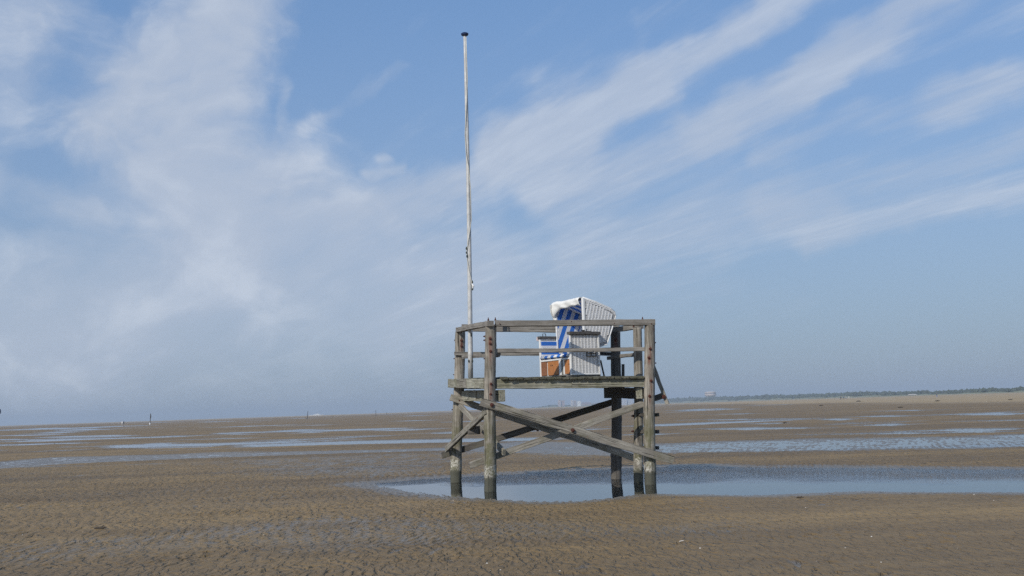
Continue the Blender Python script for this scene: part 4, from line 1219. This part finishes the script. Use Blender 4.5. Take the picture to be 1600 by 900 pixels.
M['pane'] = simple('dark_window_glass', (0.05, 0.06, 0.075), 0.15)
def building(name, px0, px1, pytop, pybot, Y, wallc, roofc, label, group, floors=4, bays=4, roof='flat', cat='building'):
    a, b = at(px0, pybot, Y), at(px1, pybot, Y)
    ht = at((px0 + px1) / 2, pytop, Y).z
    z0 = max(min(a.z, b.z) - 3.0, -0.5)
    e = empty(name, (a.x, Y, z0)); tag(e, label, cat, group)
    Wd = b.x - a.x; Hh = ht - z0; Dp = max(10.0, Wd * 0.6)
    mt = simple('plaster', wallc, 0.85, 0, 0.06, 0.2)
    rt = simple('roofing', roofc, 0.85, 0, 0.15, 0.5)
    bm = bmesh.new(); add_box(bm, (0, 0, 0), (Wd, Dp, Hh * (0.97 if roof == 'flat' else 0.66)))
    from_bm('wall', bm, mt, e, W[e])
    bm = bmesh.new()
    if roof == 'flat':
        add_box(bm, (-0.3, -0.3, Hh * 0.97), (Wd + 0.3, Dp + 0.3, Hh * 1.0)); add_box(bm, (Wd * 0.4, Dp * 0.4, Hh), (Wd * 0.6, Dp * 0.6, Hh + 1.6))
    else:
        zz0 = Hh * 0.66; v = [bm.verts.new(c) for c in ((-.4, -.4, zz0), (Wd + .4, -.4, zz0), (Wd + .4, Dp + .4, zz0), (-.4, Dp + .4, zz0), (Wd * .08, Dp / 2, Hh), (Wd * .92, Dp / 2, Hh))]
        for f in ((0, 1, 5, 4), (2, 3, 4, 5), (1, 2, 5), (3, 0, 4), (0, 3, 2, 1)): bm.faces.new([v[i] for i in f])
    from_bm('roof', bm, rt, e, W[e])
    top = Hh * (0.94 if roof == 'flat' else 0.62)
    src = None
    for i in range(floors):
        for j in range(bays):
            w0, h0 = Wd / bays, (top - 1.0) / floors
            if src is None:
                bm = bmesh.new(); add_box(bm, (0, -0.08, 0), (w0 * 0.55, 0.05, h0 * 0.5)); o = from_bm('window', bm, M['pane'], e, W[e] @ Matrix.Translation((w0 * 0.22, 0, 1.0 + h0 * 0.3))); src = o
            else:
                o = bpy.data.objects.new('window', src.data); link(o, e, W[e] @ Matrix.Translation((w0 * (j + 0.22), 0, 1.0 + h0 * (i + 0.3))))
tw = 'town buildings on the horizon behind the platform'
building('tower_block', 872, 876.5, 625.2, 636, 2900, (0.50, 0.42, 0.42), (0.3, 0.28, 0.28), 'pale pink tower block on the horizon, left of its browner twin', tw, 7, 3)
building('tower_block', 877.5, 882.5, 625.6, 636, 2905, (0.42, 0.33, 0.33), (0.3, 0.28, 0.28), 'brownish pink tower block on the horizon, right of its paler twin', tw, 7, 3)
building('apartment_building', 892, 895.5, 625, 635, 2920, (0.6, 0.58, 0.58), (0.4, 0.38, 0.38), 'slim pale block on the horizon left of the bright white one', tw, 6, 2)
building('apartment_building', 896.5, 901, 625.8, 635, 2910, (0.42, 0.36, 0.35), (0.35, 0.3, 0.3), 'grey brown block on the horizon between a slim pale and a bright white one', tw, 5, 3)
building('apartment_building', 902, 908, 627, 635.2, 2850, (0.82, 0.82, 0.82), (0.6, 0.6, 0.6), 'bright white block on the horizon under the middle of the platform', tw, 4, 3)
building('hotel', 909, 924, 628.2, 635, 2960, (0.38, 0.30, 0.28), (0.22, 0.20, 0.22), 'wide reddish low block with dark pitched roof right of the bright white one', tw, 3, 6, 'pitched')
building('hotel', 925.5, 940, 629.3, 634.5, 2980, (0.40, 0.34, 0.31), (0.2, 0.2, 0.22), 'low brown block with pitched roof on the horizon beside the slanting dark brace', tw, 2, 6, 'pitched')
building('apartment_building', 970, 979.5, 624.3, 632, 2800, (0.50, 0.52, 0.58), (0.4, 0.42, 0.45), 'pale blue grey block on the horizon between two right posts, the left one', tw, 5, 4)
building('apartment_building', 980.5, 989.5, 624.8, 632, 2805, (0.46, 0.49, 0.55), (0.4, 0.42, 0.45), 'darker blue grey block on the horizon between two right posts, the right one', tw, 5, 4)
rg_ = 'houses below the wooded dunes'
building('beach_house', 1488, 1503, 615.6, 618.5, 1050, (0.30, 0.12, 0.09), (0.28, 0.10, 0.07), 'long low red brick house below the dunes on the right', rg_, 1, 6, 'pitched', 'house')
building('beach_house', 1506, 1524, 613.8, 617.5, 1060, (0.45, 0.44, 0.42), (0.42, 0.42, 0.42), 'long pale grey house with a low roof below the dunes, right of the red one', rg_, 1, 7, 'pitched', 'house')
building('beach_house', 1423, 1434, 615.6, 619.2, 1150, (0.5, 0.45, 0.36), (0.48, 0.44, 0.38), 'small sandy coloured house below the dunes, left of the lone person', rg_, 1, 4, 'pitched', 'house')
building('beach_hut', 1569.5, 1573.5, 615.6, 618.2, 880, (0.8, 0.8, 0.8), (0.7, 0.7, 0.7), 'small bright white hut on the beach near the right edge', rg_, 1, 2, 'pitched', 'hut')
building('beach_hut', 1560, 1563, 614.8, 616.8, 890, (0.55, 0.35, 0.3), (0.4, 0.25, 0.2), 'small reddish hut left of the white hut near the right edge', rg_, 1, 2, 'pitched', 'hut')
# round tower standing above the trees
a = at(1101.5, 625, 2600); b = at(1119.5, 625, 2600); cx_ = (a.x + b.x) / 2; rr_ = (b.x - a.x) / 2
tz = at(1110, 611.5, 2600).z; mz = at(1110, 617.5, 2600).z
e = empty('round_tower', (cx_, 2600, 0)); tag(e, 'round beige drum-shaped tower standing above the trees right of the platform', 'tower')
mt = simple('beige_render', (0.50, 0.42, 0.38), 0.8, 0, 0.1, 0.1)
bm = bmesh.new(); add_tube(bm, [(0, 0, -0.5), (0, 0, mz * 0.8), (0, 0, mz), (0, 0, tz - 2.0)], [rr_ * 0.75, rr_ * 0.8, rr_, rr_ * 0.97], 24); from_bm('drum', bm, mt, e, W[e], False)
bm = bmesh.new(); add_tube(bm, [(0, 0, tz - 2.0), (0, 0, tz - 1.2), (0, 0, tz)], [rr_ * 1.0, rr_ * 0.9, rr_ * 0.45], 24); from_bm('roof', bm, simple('pale_roof', (0.55, 0.5, 0.45)), e, W[e])
bm = bmesh.new(); add_tube(bm, [(0, 0, mz + (tz - mz) * 0.38), (0, 0, mz + (tz - mz) * 0.50)], [rr_ * 1.005, rr_ * 1.005], 24, cap=False); from_bm('window_band', bm, M['pane'], e, W[e])
# ship beyond the flat
sp = at(494, 648.2, 2700); sp.z = 0.0
e = empty('ship', sp); tag(e, 'long low white ship on the horizon, beyond the leaning marker pole', 'ship')
bm = bmesh.new()
hull = [(-19, -2.5), (14, -2.5), (19, 0), (14, 2.5), (-19, 2.5)]
lo_ = [bm.verts.new((x_ * 0.96, y_ * 0.8, -0.3)) for x_, y_ in hull]; hi_ = [bm.verts.new((x_, y_, 1.8 + 0.6 * (x_ > 10))) for x_, y_ in hull]
bm.faces.new(lo_[::-1]); bm.faces.new(hi_)
for i in range(5): bm.faces.new((lo_[i], lo_[(i + 1) % 5], hi_[(i + 1) % 5], hi_[i]))
from_bm('hull', bm, M['white'], e, W[e])
bm = bmesh.new(); add_box(bm, (-6, -2, 1.8), (9, 2, 3.4)); add_box(bm, (2, -1.5, 3.4), (7, 1.5, 4.6)); from_bm('cabin', bm, M['white'], e, W[e])
bm = bmesh.new(); add_tube(bm, [(-1, 0, 3.3), (-1, 0, 6.5)], [0.25, 0.15], 8); from_bm('mast', bm, M['white'], e, W[e])

# ------------------------------------------------------------------ haze
bm = bmesh.new(); add_box(bm, (-6150, -6150, -1.6), (6150, 6150, 44))
hzm = bpy.data.materials.new('coastal_haze'); hzm.use_nodes = True
hn_ = NT(hzm.node_tree)
for n in list(hn_.n): hn_.n.remove(n)
ho = hn_.n.new('ShaderNodeOutputMaterial'); pv = hn_.n.new('ShaderNodeVolumePrincipled')
pv.inputs['Color'].default_value = (0.66, 0.77, 0.90, 1); pv.inputs['Density'].default_value = 0.00029; pv.inputs['Anisotropy'].default_value = 0.0
hn_.l.new(pv.outputs[0], ho.inputs['Volume'])
hz_ = from_bm('haze', bm, hzm); tag(hz_, 'thin blue coastal haze over the whole flat', kind='stuff')
